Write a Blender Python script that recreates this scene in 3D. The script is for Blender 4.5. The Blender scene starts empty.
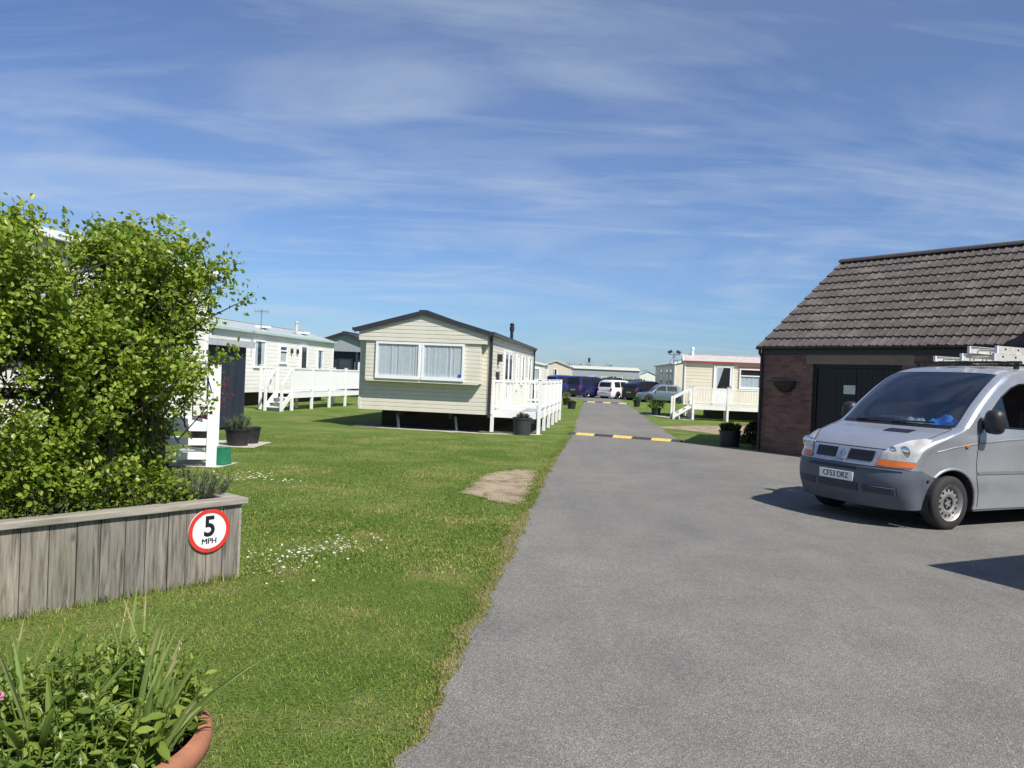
import bpy, bmesh, math, random
import numpy as np
from mathutils import Vector, Matrix, Euler

random.seed(7)
rng = np.random.default_rng(7)
R = math.radians
sc = bpy.context.scene
col = sc.collection
PI = math.pi

# ------------------------------------------------------------------ helpers
TM = {}          # thing -> its world matrix (children stay in its frame)


def tag(o, label=None, cat=None, group=None, kind=None):
    if label: o['label'] = label
    if cat: o['category'] = cat
    if group: o['group'] = group
    if kind: o['kind'] = kind
    return o


def thing(name, label, cat, loc=(0, 0, 0), rz=0.0, group=None, tilt=None):
    o = bpy.data.objects.new(name, None)
    o.empty_display_size = .2
    col.objects.link(o)
    o.location = loc
    o.rotation_euler = tilt if tilt else (0, 0, rz)
    TM[o.name] = Matrix.LocRotScale(Vector(loc), Euler(o.rotation_euler), None)
    return tag(o, label, cat, group)


def copy_thing(root, loc, rz, label, group=None):
    c = root.copy(); col.objects.link(c)
    c.location = loc; c.rotation_euler = (0, 0, rz)
    c['label'] = label
    if group: c['group'] = group
    for ch in list(root.children):
        d = ch.copy(); col.objects.link(d); d.parent = c
        for g in list(ch.children):
            e = g.copy(); col.objects.link(e); e.parent = d
    return c


class MB:
    """collects shapes and links them as ONE mesh object"""
    def __init__(s):
        s.v = []; s.f = []; s.m = []

    def add(s, vs, fs, mi=0):
        b = len(s.v)
        s.v += [tuple(map(float, v)) for v in vs]
        s.f += [tuple(i + b for i in f) for f in fs]
        s.m += [mi] * len(fs)
        return s

    def box(s, c, d, rz=0., mi=0, M=None):
        hx, hy, hz = d[0] / 2, d[1] / 2, d[2] / 2
        vs = [Vector((x, y, z)) for z in (-hz, hz) for x, y in ((-hx, -hy), (hx, -hy), (hx, hy), (-hx, hy))]
        if rz: vs = [Matrix.Rotation(rz, 3, 'Z') @ v for v in vs]
        if M is not None: vs = [M @ v for v in vs]
        vs = [v + Vector(c) for v in vs]
        return s.add(vs, [(3, 2, 1, 0), (4, 5, 6, 7), (0, 1, 5, 4), (1, 2, 6, 5), (2, 3, 7, 6), (3, 0, 4, 7)], mi)

    def bb(s, x0, x1, y0, y1, z0, z1, mi=0):
        return s.box(((x0 + x1) / 2, (y0 + y1) / 2, (z0 + z1) / 2), (abs(x1 - x0), abs(y1 - y0), abs(z1 - z0)), 0, mi)

    def bar(s, p, q, w, h, mi=0):
        """rectangular beam p->q; w across, h in the upright sense"""
        p = Vector(p); q = Vector(q); d = (q - p).normalized()
        up = Vector((0, 0, 1)) if abs(d.z) < .95 else Vector((0, 1, 0))
        a = d.cross(up).normalized(); b = a.cross(d).normalized()
        vs = [o + a * x * w / 2 + b * y * h / 2 for o in (p, q) for x, y in ((-1, -1), (1, -1), (1, 1), (-1, 1))]
        return s.add(vs, [(0, 1, 2, 3), (7, 6, 5, 4), (0, 4, 5, 1), (1, 5, 6, 2), (2, 6, 7, 3), (3, 7, 4, 0)], mi)

    def tube(s, pts, r, n=8, mi=0, cap=True):
        pts = [Vector(p) for p in pts]
        rs = r if hasattr(r, '__len__') else [r] * len(pts)
        rings = []
        prev = None
        for i, p in enumerate(pts):
            d = (pts[min(i + 1, len(pts) - 1)] - pts[max(i - 1, 0)]).normalized()
            if prev is None:
                a = d.orthogonal().normalized()
            else:
                a = (prev - d * prev.dot(d)).normalized()
            prev = a
            b = d.cross(a)
            rings.append([p + (a * math.cos(2 * PI * k / n) + b * math.sin(2 * PI * k / n)) * rs[i] for k in range(n)])
        vs = [v for rg in rings for v in rg]
        fs = [(i * n + k, i * n + (k + 1) % n, (i + 1) * n + (k + 1) % n, (i + 1) * n + k)
              for i in range(len(pts) - 1) for k in range(n)]
        if cap:
            fs += [tuple(range(n))[::-1], tuple((len(pts) - 1) * n + k for k in range(n))]
        return s.add(vs, fs, mi)

    def lathe(s, prof, c=(0, 0, 0), n=24, axis='z', mi=0, close=False, scale=(1, 1)):
        vs = []
        for (r, h) in prof:
            for k in range(n):
                a = 2 * PI * k / n
                x, y = r * math.cos(a) * scale[0], r * math.sin(a) * scale[1]
                if axis == 'z': p = (x, y, h)
                elif axis == 'y': p = (x, h, y)
                else: p = (h, x, y)
                vs.append((p[0] + c[0], p[1] + c[1], p[2] + c[2]))
        m = len(prof)
        fs = [(i * n + k, i * n + (k + 1) % n, ((i + 1) % m) * n + (k + 1) % n, ((i + 1) % m) * n + k)
              for i in range(m if close else m - 1) for k in range(n)]
        if axis == 'y': fs = [f[::-1] for f in fs]
        return s.add(vs, fs, mi)

    def ngon(s, pts, mi=0):
        return s.add(pts, [tuple(range(len(pts)))], mi)

    def prism(s, pts, dv, mi=0):
        """planar polygon swept along dv"""
        n = len(pts); dv = Vector(dv)
        vs = [Vector(p) for p in pts] + [Vector(p) + dv for p in pts]
        fs = [tuple(range(n))[::-1], tuple(range(n, 2 * n))] + [(i, (i + 1) % n, n + (i + 1) % n, n + i) for i in range(n)]
        return s.add(vs, fs, mi)

    def fbox(s, F, u0, u1, z0, z1, d0, d1, mi=0):
        O, t, n = F
        P = lambda u, d, z: (O[0] + t[0] * u + n[0] * d, O[1] + t[1] * u + n[1] * d, O[2] + z)
        vs = [P(u, d, z) for z in (z0, z1) for u, d in ((u0, d0), (u1, d0), (u1, d1), (u0, d1))]
        return s.add(vs, [(3, 2, 1, 0), (4, 5, 6, 7), (0, 1, 5, 4), (1, 2, 6, 5), (2, 3, 7, 6), (3, 0, 4, 7)], mi)

    def build(s, name, mats, parent=None, smooth=False, label=None, world=False, bevel=0, recalc=True, angle=40):
        if not isinstance(mats, (list, tuple)): mats = [mats]
        me = bpy.data.meshes.new(name)
        vs = s.v
        if world and parent is not None:
            Mi = TM[parent.name].inverted()
            vs = [tuple(Mi @ Vector(v)) for v in vs]
        me.from_pydata(vs, [], s.f)
        for m in mats: me.materials.append(m)
        if len(mats) > 1: me.polygons.foreach_set('material_index', s.m)
        if recalc:
            bm = bmesh.new(); bm.from_mesh(me)
            bmesh.ops.recalc_face_normals(bm, faces=bm.faces)
            bm.to_mesh(me); bm.free()
        if smooth:
            me.polygons.foreach_set('use_smooth', [True] * len(me.polygons))
            try: me.set_sharp_from_angle(angle=R(angle))
            except Exception: pass
        me.update()
        o = bpy.data.objects.new(name, me)
        col.objects.link(o)
        if parent is not None: o.parent = parent
        if bevel:
            b = o.modifiers.new('edge', 'BEVEL'); b.width = bevel; b.segments = 2; b.limit_method = 'ANGLE'
        if label: o['label'] = label
        return o


def scatter(name, tv, tf, O, X, Y, Z, mats, parent=None, smooth=False, mi=None):
    """many copies of a small template (leaf, blade, petal) merged in one mesh"""
    tv = np.asarray(tv, float); N = len(O); k = len(tv)
    V = (O[:, None, :] + tv[None, :, 0:1] * X[:, None, :] + tv[None, :, 1:2] * Y[:, None, :] + tv[None, :, 2:3] * Z[:, None, :]).reshape(-1, 3)
    lt = np.array([len(f) for f in tf], np.int32)
    flat = np.concatenate([np.array(f, np.int32) for f in tf])
    loops = (flat[None, :] + (np.arange(N, dtype=np.int32) * k)[:, None]).ravel()
    tot = np.tile(lt, N)
    start = np.concatenate([[0], np.cumsum(tot)[:-1]]).astype(np.int32)
    me = bpy.data.meshes.new(name)
    me.vertices.add(len(V)); me.loops.add(len(loops)); me.polygons.add(len(tot))
    me.vertices.foreach_set('co', V.ravel().astype(np.float32))
    me.loops.foreach_set('vertex_index', loops)
    me.polygons.foreach_set('loop_start', start)
    me.polygons.foreach_set('loop_total', tot)
    if not isinstance(mats, (list, tuple)): mats = [mats]
    for m in mats: me.materials.append(m)
    if mi is not None:
        me.polygons.foreach_set('material_index', np.repeat(mi, len(tf)).astype(np.int32))
    if smooth: me.polygons.foreach_set('use_smooth', np.ones(len(tot), bool))
    me.update(calc_edges=True); me.validate()
    o = bpy.data.objects.new(name, me); col.objects.link(o)
    if parent is not None: o.parent = parent
    return o


def nrm(a):
    return a / np.maximum(np.linalg.norm(a, axis=-1, keepdims=True), 1e-9)


def frames(D, Nn, L, W):
    """leaf frames: D along the leaf, Nn rough normal; sizes L (length) W (width)"""
    Yv = nrm(D); Xv = nrm(np.cross(Yv, Nn)); Zv = np.cross(Xv, Yv)
    return Xv * W[:, None], Yv * L[:, None], Zv * W[:, None]


LEAF_V = [(0, 0, 0), (.30, .28, .10), (.33, .58, .10), (.14, .86, .02), (0, 1, -.10), (-.14, .86, .02), (-.33, .58, .10), (-.30, .28, .10), (0, .3, 0), (0, .62, -.02)]
LEAF_F = [(0, 1, 8), (8, 1, 2, 9), (9, 2, 3, 4), (0, 8, 7), (8, 9, 6, 7), (9, 4, 5, 6)]
LEAF_SV = [(0, 0, 0), (.36, .42, .14), (0, 1, -.08), (-.36, .42, .14)]
LEAF_SF = [(0, 1, 2), (0, 2, 3)]

# ------------------------------------------------------------------ materials
MC = {}


def nodes(name):
    m = bpy.data.materials.new(name); m.use_nodes = True
    nt = m.node_tree
    return m, nt, nt.nodes['Principled BSDF'], nt.nodes['Material Output']


def coord(nt, kind='Object', scale=(1, 1, 1)):
    tc = nt.nodes.new('ShaderNodeTexCoord')
    mp = nt.nodes.new('ShaderNodeMapping'); mp.inputs['Scale'].default_value = scale
    nt.links.new(tc.outputs[kind], mp.inputs['Vector'])
    return mp.outputs['Vector']


def noise(nt, vec, scale, detail=4, rough=.55, dist=0):
    n = nt.nodes.new('ShaderNodeTexNoise')
    n.inputs['Scale'].default_value = scale; n.inputs['Detail'].default_value = detail
    n.inputs['Roughness'].default_value = rough; n.inputs['Distortion'].default_value = dist
    if vec is not None: nt.links.new(vec, n.inputs['Vector'])
    return n.outputs['Fac']


def ramp(nt, fac, stops):
    r = nt.nodes.new('ShaderNodeValToRGB')
    while len(r.color_ramp.elements) < len(stops): r.color_ramp.elements.new(.5)
    for e, (p, c) in zip(r.color_ramp.elements, stops):
        e.position = p
        e.color = (c, c, c, 1) if not hasattr(c, '__len__') else (*c[:3], 1)
    nt.links.new(fac, r.inputs['Fac'])
    return r.outputs['Color']


def mix(nt, a, b, fac, mode='MIX'):
    n = nt.nodes.new('ShaderNodeMix'); n.data_type = 'RGBA'; n.blend_type = mode
    for sock, val in ((n.inputs[0], fac), (n.inputs[6], a), (n.inputs[7], b)):
        if isinstance(val, bpy.types.NodeSocket): nt.links.new(val, sock)
        elif hasattr(val, '__len__'): sock.default_value = (*val[:3], 1)
        else: sock.default_value = val if sock.type == 'VALUE' else (val, val, val, 1)
    return n.outputs[2]


def math_(nt, op, a, b=None):
    n = nt.nodes.new('ShaderNodeMath'); n.operation = op
    for i, val in enumerate((a, b)):
        if val is None: continue
        if isinstance(val, bpy.types.NodeSocket): nt.links.new(val, n.inputs[i])
        else: n.inputs[i].default_value = val
    return n.outputs[0]


def bump(nt, bsdf, h, strength=.3, dist=.01):
    b = nt.nodes.new('ShaderNodeBump'); b.inputs['Strength'].default_value = strength; b.inputs['Distance'].default_value = dist
    nt.links.new(h, b.inputs['Height']); nt.links.new(b.outputs['Normal'], bsdf.inputs['Normal'])


def sock(nt, bsdf, name, v):
    if isinstance(v, bpy.types.NodeSocket): nt.links.new(v, bsdf.inputs[name])
    elif hasattr(v, '__len__'): bsdf.inputs[name].default_value = (*v[:3], 1)
    else: bsdf.inputs[name].default_value = v


def M(name, c, rough=.55, var=.12, scale=6, bmp=0, bscale=60, metal=0, stain=None, sfac=.3, coat=0, stretch=(1, 1, 1), island=0):
    """painted / plastic / wooden surface: base colour with a soft irregular variation, optional stains"""
    if name in MC: return MC[name]
    m, nt, b, out = nodes(name)
    v = coord(nt, 'Object', stretch)
    n1 = noise(nt, v, scale, 5)
    lo = tuple(x * (1 - var) for x in c); hi = tuple(min(1, x * (1 + var)) for x in c)
    cc = ramp(nt, n1, [(.3, lo), (.7, hi)])
    if island:
        g = nt.nodes.new('ShaderNodeNewGeometry')
        iv = ramp(nt, g.outputs['Random Per Island'], [(0, 1 - island), (1, 1 + island)])
        cc = mix(nt, cc, iv, 1., 'MULTIPLY')
    if stain:
        n2 = noise(nt, v, scale * .45, 8, .7)
        cc = mix(nt, cc, stain, math_(nt, 'MULTIPLY', ramp(nt, n2, [(.48, 0.), (.72, 1.)]), sfac))
    sock(nt, b, 'Base Color', cc)
    rr = ramp(nt, n1, [(.2, max(0, rough - .08)), (.8, min(1, rough + .08))])
    sock(nt, b, 'Roughness', rr)
    b.inputs['Metallic'].default_value = metal
    b.inputs['Coat Weight'].default_value = coat
    b.inputs['Coat Roughness'].default_value = .06
    if bmp: bump(nt, b, noise(nt, v, bscale, 4), bmp, .01)
    MC[name] = m
    return m


def glass(name, tint=(.9, .93, .93), refl=1.):
    if name in MC: return MC[name]
    m = bpy.data.materials.new(name); m.use_nodes = True; nt = m.node_tree
    nt.nodes.remove(nt.nodes['Principled BSDF'])
    tr = nt.nodes.new('ShaderNodeBsdfTransparent'); tr.inputs['Color'].default_value = (*tint, 1)
    gl = nt.nodes.new('ShaderNodeBsdfGlossy'); gl.inputs['Roughness'].default_value = .02
    gl.inputs['Color'].default_value = (refl, refl, refl, 1)
    fr = nt.nodes.new('ShaderNodeFresnel'); fr.inputs['IOR'].default_value = 1.5
    mx = nt.nodes.new('ShaderNodeMixShader')
    nt.links.new(fr.outputs[0], mx.inputs[0]); nt.links.new(tr.outputs[0], mx.inputs[1]); nt.links.new(gl.outputs[0], mx.inputs[2])
    nt.links.new(mx.outputs[0], nt.nodes['Material Output'].inputs['Surface'])
    MC[name] = m
    return m


def leafmat(name, c1, c2, c3=None, trans=.35, rough=.45):
    if name in MC: return MC[name]
    m, nt, b, out = nodes(name)
    g = nt.nodes.new('ShaderNodeNewGeometry')
    st = [(0, c1), (.6, c2)] + ([(1, c3)] if c3 else [])
    cc = ramp(nt, g.outputs['Random Per Island'], st)
    sock(nt, b, 'Base Color', cc)
    b.inputs['Roughness'].default_value = rough
    b.inputs['Specular IOR Level'].default_value = .35
    t = nt.nodes.new('ShaderNodeBsdfTranslucent')
    nt.links.new(mix(nt, cc, (1.25, 1.25, .5), 1., 'MULTIPLY'), t.inputs['Color'])
    mx = nt.nodes.new('ShaderNodeMixShader'); mx.inputs[0].default_value = trans
    nt.links.new(b.outputs[0], mx.inputs[1]); nt.links.new(t.outputs[0], mx.inputs[2])
    nt.links.new(mx.outputs[0], out.inputs['Surface'])
    MC[name] = m
    return m


def grass_colour(nt, pos, a, b_, dry):
    n1 = noise(nt, pos, .55, 4, .6); n2 = noise(nt, pos, 3.2, 5, .65)
    cc = mix(nt, a, b_, ramp(nt, n1, [(.35, 0.), (.65, 1.)]))
    f = math_(nt, 'MULTIPLY', ramp(nt, noise(nt, pos, 1.1, 6, .62), [(.50, 0.), (.72, 1.)]), ramp(nt, n2, [(.35, .15), (.65, 1.)]))
    return mix(nt, cc, dry, math_(nt, 'MULTIPLY', f, .9))


G_A, G_B, G_DRY = (.108, .178, .030), (.178, .236, .056), (.30, .265, .12)


def lawn_mat():
    m, nt, b, out = nodes('mown_lawn')
    g = nt.nodes.new('ShaderNodeNewGeometry'); pos = g.outputs['Position']
    cc = grass_colour(nt, pos, G_A, G_B, G_DRY)
    fine = noise(nt, pos, 55, 3, .7)
    mid = noise(nt, pos, 9, 5, .7)
    cc = mix(nt, cc, ramp(nt, fine, [(.25, .42), (.75, 1.5)]), .8, 'MULTIPLY')
    cc = mix(nt, cc, ramp(nt, mid, [(.3, .78), (.7, 1.2)]), .8, 'MULTIPLY')
    sock(nt, b, 'Base Color', cc)
    b.inputs['Roughness'].default_value = .9; b.inputs['Specular IOR Level'].default_value = .1
    bump(nt, b, math_(nt, 'ADD', fine, math_(nt, 'MULTIPLY', mid, .8)), .9, .04)
    return m


def blade_mat(name, a, b_, dry, trans=.35):
    m, nt, b, out = nodes(name)
    g = nt.nodes.new('ShaderNodeNewGeometry')
    cc = grass_colour(nt, g.outputs['Position'], a, b_, dry)
    cc = mix(nt, cc, ramp(nt, g.outputs['Random Per Island'], [(0, (.55, .62, .5)), (.7, (1.3, 1.22, 1.0)), (1, (2.7, 2.2, 1.9))]), 1., 'MULTIPLY')
    sock(nt, b, 'Base Color', cc); b.inputs['Roughness'].default_value = .5; b.inputs['Specular IOR Level'].default_value = .25
    t = nt.nodes.new('ShaderNodeBsdfTranslucent'); nt.links.new(cc, t.inputs['Color'])
    mx = nt.nodes.new('ShaderNodeMixShader'); mx.inputs[0].default_value = trans
    nt.links.new(b.outputs[0], mx.inputs[1]); nt.links.new(t.outputs[0], mx.inputs[2])
    nt.links.new(mx.outputs[0], out.inputs['Surface'])
    return m


def tarmac_mat():
    m, nt, b, out = nodes('worn_tarmac')
    g = nt.nodes.new('ShaderNodeNewGeometry'); pos = g.outputs['Position']
    vo = nt.nodes.new('ShaderNodeTexVoronoi'); vo.inputs['Scale'].default_value = 150
    nt.links.new(pos, vo.inputs['Vector'])
    vc = nt.nodes.new('ShaderNodeSeparateColor'); nt.links.new(vo.outputs['Color'], vc.inputs[0])
    stones = ramp(nt, vc.outputs[0], [(0, (.125, .122, .119)), (.45, (.178, .173, .167)), (.8, (.218, .211, .20)), (1, (.30, .287, .268))])
    n1 = noise(nt, pos, .22, 5, .6); n2 = noise(nt, pos, 1.7, 6, .65); n3 = noise(nt, pos, 22, 4, .7)
    cc = mix(nt, stones, ramp(nt, n1, [(.3, (.82, .82, .84)), (.7, (1.14, 1.11, 1.06))]), 1., 'MULTIPLY')
    cc = mix(nt, cc, ramp(nt, n2, [(.3, .86), (.72, 1.13)]), 1., 'MULTIPLY')
    cc = mix(nt, cc, ramp(nt, n3, [(.25, .84), (.75, 1.15)]), .8, 'MULTIPLY')
    # tyre-polished, sandy middle of the lane
    mp = nt.nodes.new('ShaderNodeMapping'); mp.inputs['Scale'].default_value = (1.2, .06, 1); nt.links.new(pos, mp.inputs['Vector'])
    w = noise(nt, mp.outputs['Vector'], 1.5, 4, .55)
    cc = mix(nt, cc, (.235, .215, .18), math_(nt, 'MULTIPLY', ramp(nt, w, [(.5, 0.), (.72, 1.)]), .35))
    # dark spots of oil
    cc = mix(nt, cc, (.06, .06, .062), math_(nt, 'MULTIPLY', ramp(nt, noise(nt, pos, 1.05, 3, .5), [(.70, 0.), (.78, 1.)]), .4))
    cc = mix(nt, cc, (1.0, 1.0, .965), 1., 'MULTIPLY')
    sock(nt, b, 'Base Color', cc)
    b.inputs['Roughness'].default_value = .86; b.inputs['Specular IOR Level'].default_value = .3
    h = math_(nt, 'ADD', vo.outputs['Distance'], math_(nt, 'MULTIPLY', n3, .6))
    bump(nt, b, h, .55, .008)
    return m


def soil_mat(name, c1, c2, c3):
    m, nt, b, out = nodes(name)
    g = nt.nodes.new('ShaderNodeNewGeometry'); pos = g.outputs['Position']
    n1 = noise(nt, pos, 2.6, 7, .68, .5); n2 = noise(nt, pos, 70, 3, .7)
    cc = ramp(nt, n1, [(.38, c1), (.50, c2), (.66, c3)])
    cc = mix(nt, cc, ramp(nt, n2, [(.25, .6), (.75, 1.3)]), .9, 'MULTIPLY')
    sock(nt, b, 'Base Color', cc); b.inputs['Roughness'].default_value = .95
    bump(nt, b, math_(nt, 'ADD', n1, math_(nt, 'MULTIPLY', n2, .5)), .7, .03)
    return m


def brick_mat():
    m, nt, b, out = nodes('old_brickwork')
    tc = nt.nodes.new('ShaderNodeTexCoord'); sp = nt.nodes.new('ShaderNodeSeparateXYZ')
    nt.links.new(tc.outputs['Object'], sp.inputs[0])
    cb = nt.nodes.new('ShaderNodeCombineXYZ')
    nt.links.new(math_(nt, 'ADD', sp.outputs[0], sp.outputs[1]), cb.inputs[0]); nt.links.new(sp.outputs[2], cb.inputs[1])
    br = nt.nodes.new('ShaderNodeTexBrick'); nt.links.new(cb.outputs[0], br.inputs['Vector'])
    br.inputs['Scale'].default_value = 1.; br.inputs['Brick Width'].default_value = .225; br.inputs['Row Height'].default_value = .075
    br.inputs['Mortar Size'].default_value = .006; br.inputs['Mortar Smooth'].default_value = .2; br.inputs['Bias'].default_value = 0.
    br.inputs['Color1'].default_value = (.145, .074, .058, 1); br.inputs['Color2'].default_value = (.26, .138, .102, 1)
    br.inputs['Mortar'].default_value = (.20, .175, .155, 1)
    n = noise(nt, tc.outputs['Object'], 1.3, 6, .65); nf = noise(nt, tc.outputs['Object'], 45, 4, .6)
    cc = mix(nt, br.outputs['Color'], ramp(nt, n, [(.3, (.62, .64, .7)), (.7, (1.2, 1.12, 1.05))]), 1., 'MULTIPLY')
    cc = mix(nt, cc, ramp(nt, nf, [(.3, .75), (.7, 1.25)]), .8, 'MULTIPLY')
    sock(nt, b, 'Base Color', cc); b.inputs['Roughness'].default_value = .9
    h = math_(nt, 'ADD', math_(nt, 'MULTIPLY', math_(nt, 'SUBTRACT', 1., br.outputs['Fac']), 1.), math_(nt, 'MULTIPLY', nf, .4))
    bump(nt, b, h, .8, .012)
    return m


# palette
CREAM = M('cream_cladding', (.645, .61, .505), .5, .04, 3, stain=(.40, .37, .28), sfac=.18)
WHITE_CLAD = M('white_cladding', (.76, .74, .66), .5, .03, 3, stain=(.5, .48, .4), sfac=.15)
CREAM2 = M('pale_cream_cladding', (.70, .64, .48), .5, .03, 3, stain=(.5, .46, .36), sfac=.15)
GREYCLAD = M('grey_cladding', (.30, .32, .34), .6, .06, 3)
PVC = M('white_pvc', (.82, .82, .80), .38, .03, 5, stain=(.55, .54, .48), sfac=.15)
PVC_WARM = M('weathered_pvc', (.82, .80, .74), .45, .05, 5, stain=(.42, .38, .3), sfac=.3)
DARKTRIM = M('anthracite_trim', (.035, .032, .04), .45, .1, 6)
BLACKP = M('black_plastic', (.022, .022, .024), .45, .15, 8)
BLACKPOT = M('black_pot_plastic', (.016, .016, .018), .5, .2, 9, stain=(.07, .065, .06), sfac=.2)
DARKIN = M('dark_interior', (.022, .023, .026), .8, .2, 4)
NAVY = M('navy_timber', (.022, .028, .048), .6, .25, 5, bmp=.3, bscale=50, stretch=(1, 1, .15))
REDTRIM = M('red_gutter', (.30, .06, .04), .45, .1, 6)
GREENTRIM = M('pale_green_gutter', (.38, .50, .43), .45, .06, 6)
ROOFSHEET = M('pale_roof_sheet', (.42, .46, .45), .4, .08, 3, stain=(.25, .27, .25), sfac=.35)
ROOFGREY = M('grey_roof_sheet', (.20, .205, .22), .5, .1, 3)
ROOFCREAM = M('cream_roof_sheet', (.55, .53, .46), .55, .08, 3)
CURTAIN = M('net_curtain', (.72, .74, .76), .9, .06, 12)
STEEL = M('grey_steel', (.36, .36, .37), .42, .12, 9, metal=.8)
ALU = M('weathered_aluminium', (.66, .64, .58), .5, .12, 9, metal=.35, stain=(.35, .33, .3), sfac=.4)
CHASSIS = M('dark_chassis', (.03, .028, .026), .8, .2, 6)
WINGLASS = glass('window_glass', (.80, .84, .85))
CARGLASS = glass('car_glass', (.30, .34, .36))
SCREENGLASS = glass('windscreen_glass', (.62, .70, .74))
TYRE = M('tyre_rubber', (.022, .022, .023), .8, .2, 20, bmp=.2)
SLAB = M('concrete_slab', (.46, .43, .36), .9, .15, 5, bmp=.4, stain=(.25, .24, .18), sfac=.4)
SOILDARK = M('potting_soil', (.045, .032, .022), .95, .4, 14, bmp=.8, bscale=40)
# thin panes: mirror share from the viewing slope only, so a pane works the same from both sides
def _fix_glass(m, c):
    nt = m.node_tree
    fr = [n for n in nt.nodes if n.type == 'FRESNEL'][0]
    lw = nt.nodes.new('ShaderNodeLayerWeight'); lw.inputs['Blend'].default_value = .5
    f = math_(nt, 'ADD', math_(nt, 'MULTIPLY', math_(nt, 'POWER', lw.outputs['Facing'], 4.), .9), c)
    mx = [n for n in nt.nodes if n.type == 'MIX_SHADER'][0]
    nt.links.new(f, mx.inputs[0]); nt.nodes.remove(fr)
for _g, _c in ((WINGLASS, .10), (CARGLASS, .06), (SCREENGLASS, .20)): _fix_glass(_g, _c)

# ------------------------------------------------------------------ light, sky, camera
SUN_EL, SUN_AZ = R(49), math.atan2(.64, -.77)        # azimuth from +Y towards +X
sdir = Vector((math.sin(SUN_AZ) * math.cos(SUN_EL), math.cos(SUN_AZ) * math.cos(SUN_EL), math.sin(SUN_EL)))
sl = bpy.data.lights.new('sun', 'SUN'); sl.energy = 4.8; sl.angle = R(.53); sl.color = (1., .955, .88)
so = bpy.data.objects.new('sun', sl); col.objects.link(so)
so.rotation_euler = (-sdir).to_track_quat('-Z', 'Y').to_euler(); so.location = (20, -25, 40)

w = bpy.data.worlds.new('World'); sc.world = w; w.use_nodes = True
nt = w.node_tree; bg = nt.nodes['Background']
sky = nt.nodes.new('ShaderNodeTexSky'); sky.sky_type = 'NISHITA'; sky.sun_disc = False
sky.sun_elevation = SUN_EL; sky.sun_rotation = SUN_AZ
sky.altitude = 0; sky.air_density = 1.0; sky.dust_density = .5; sky.ozone_density = 3.0
tc = nt.nodes.new('ShaderNodeTexCoord'); sp = nt.nodes.new('ShaderNodeSeparateXYZ')
nt.links.new(tc.outputs['Generated'], sp.inputs[0])
den = math_(nt, 'ADD', math_(nt, 'MAXIMUM', sp.outputs[2], 0.), .16)
cb = nt.nodes.new('ShaderNodeCombineXYZ')
nt.links.new(math_(nt, 'DIVIDE', sp.outputs[0], den), cb.inputs[0]); nt.links.new(math_(nt, 'DIVIDE', sp.outputs[1], den), cb.inputs[1])
def cloudlayer(rot, scl, seed, nscale, stops, detail=7, dist=.9, rough=.6):
    mp = nt.nodes.new('ShaderNodeMapping'); mp.inputs['Rotation'].default_value = (0, 0, R(rot)); mp.inputs['Scale'].default_value = (*scl, 1)
    mp.inputs['Location'].default_value = (seed, seed * .7, seed * 1.3)
    nt.links.new(cb.outputs[0], mp.inputs['Vector'])
    return ramp(nt, noise(nt, mp.outputs['Vector'], nscale, detail, rough, dist), stops)
c1 = cloudlayer(-24, (.7, 1.35), 3.1, .95, [(.44, 0.), (.80, 1.)], 6, 1.6, .54)
c2 = cloudlayer(14, (.55, 1.9), 9.4, 1.5, [(.50, 0.), (.80, .9)], 7, 2.2, .60)
veil = cloudlayer(25, (.5, .8), 5.5, .45, [(.30, 0.), (.75, .6)], 3, .4)
cm = math_(nt, 'MINIMUM', math_(nt, 'ADD', math_(nt, 'ADD', math_(nt, 'MULTIPLY', c1, .36), math_(nt, 'MULTIPLY', c2, .24)), math_(nt, 'MULTIPLY', veil, .38)), .8)
skyc = mix(nt, sky.outputs['Color'], (.71, .935, 1.32), 1., 'MULTIPLY')
gm_ = nt.nodes.new('ShaderNodeGamma'); gm_.inputs['Gamma'].default_value = 1.12; nt.links.new(skyc, gm_.inputs['Color'])
skyc = mix(nt, gm_.outputs[0], (.82, .81, .77), 1., 'MULTIPLY')
fin = mix(nt, skyc, (6.6, 7.6, 8.6), cm)
nt.links.new(fin, bg.inputs['Color']); bg.inputs['Strength'].default_value = .071
sc.view_settings.view_transform = 'Standard'; sc.view_settings.look = 'None'
sc.view_settings.exposure = .38; sc.view_settings.gamma = 1.; sc.view_settings.use_curve_mapping = False

cam = bpy.data.cameras.new('camera'); co = bpy.data.objects.new('camera', cam); col.objects.link(co); sc.camera = co
cam.sensor_fit = 'HORIZONTAL'; cam.sensor_width = 36; cam.lens = 36 * 768 / 1024
cam.clip_start = .05; cam.clip_end = 3000
_p = math.atan(8 / 768); _r = math.atan(.042)
F_ = Vector((0, math.cos(_p), -math.sin(_p))); U0 = Vector((0, math.sin(_p), math.cos(_p))); R0 = Vector((1, 0, 0))
U_ = U0 * math.cos(_r) - R0 * math.sin(_r); R_ = R0 * math.cos(_r) + U0 * math.sin(_r)
mw = Matrix((R_, U_, -F_)).transposed().to_4x4(); mw.translation = (0, 0, 1.62)
co.matrix_world = mw

# ------------------------------------------------------------------ ground
LAWN = lawn_mat()
g = MB()
xs = [-900, -120, -40, -20, -10, 0, 10, 20, 40, 120, 900]; ys = [-300, -20, 0, 10, 20, 30, 50, 80, 130, 300, 1500]
vs = [(x, y, 0) for y in ys for x in xs]; nx = len(xs)
g.add(vs, [(j * nx + i, j * nx + i + 1, (j + 1) * nx + i + 1, (j + 1) * nx + i) for j in range(len(ys) - 1) for i in range(nx - 1)])
tag(g.build('lawn', LAWN, recalc=False), kind='structure')


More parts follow.
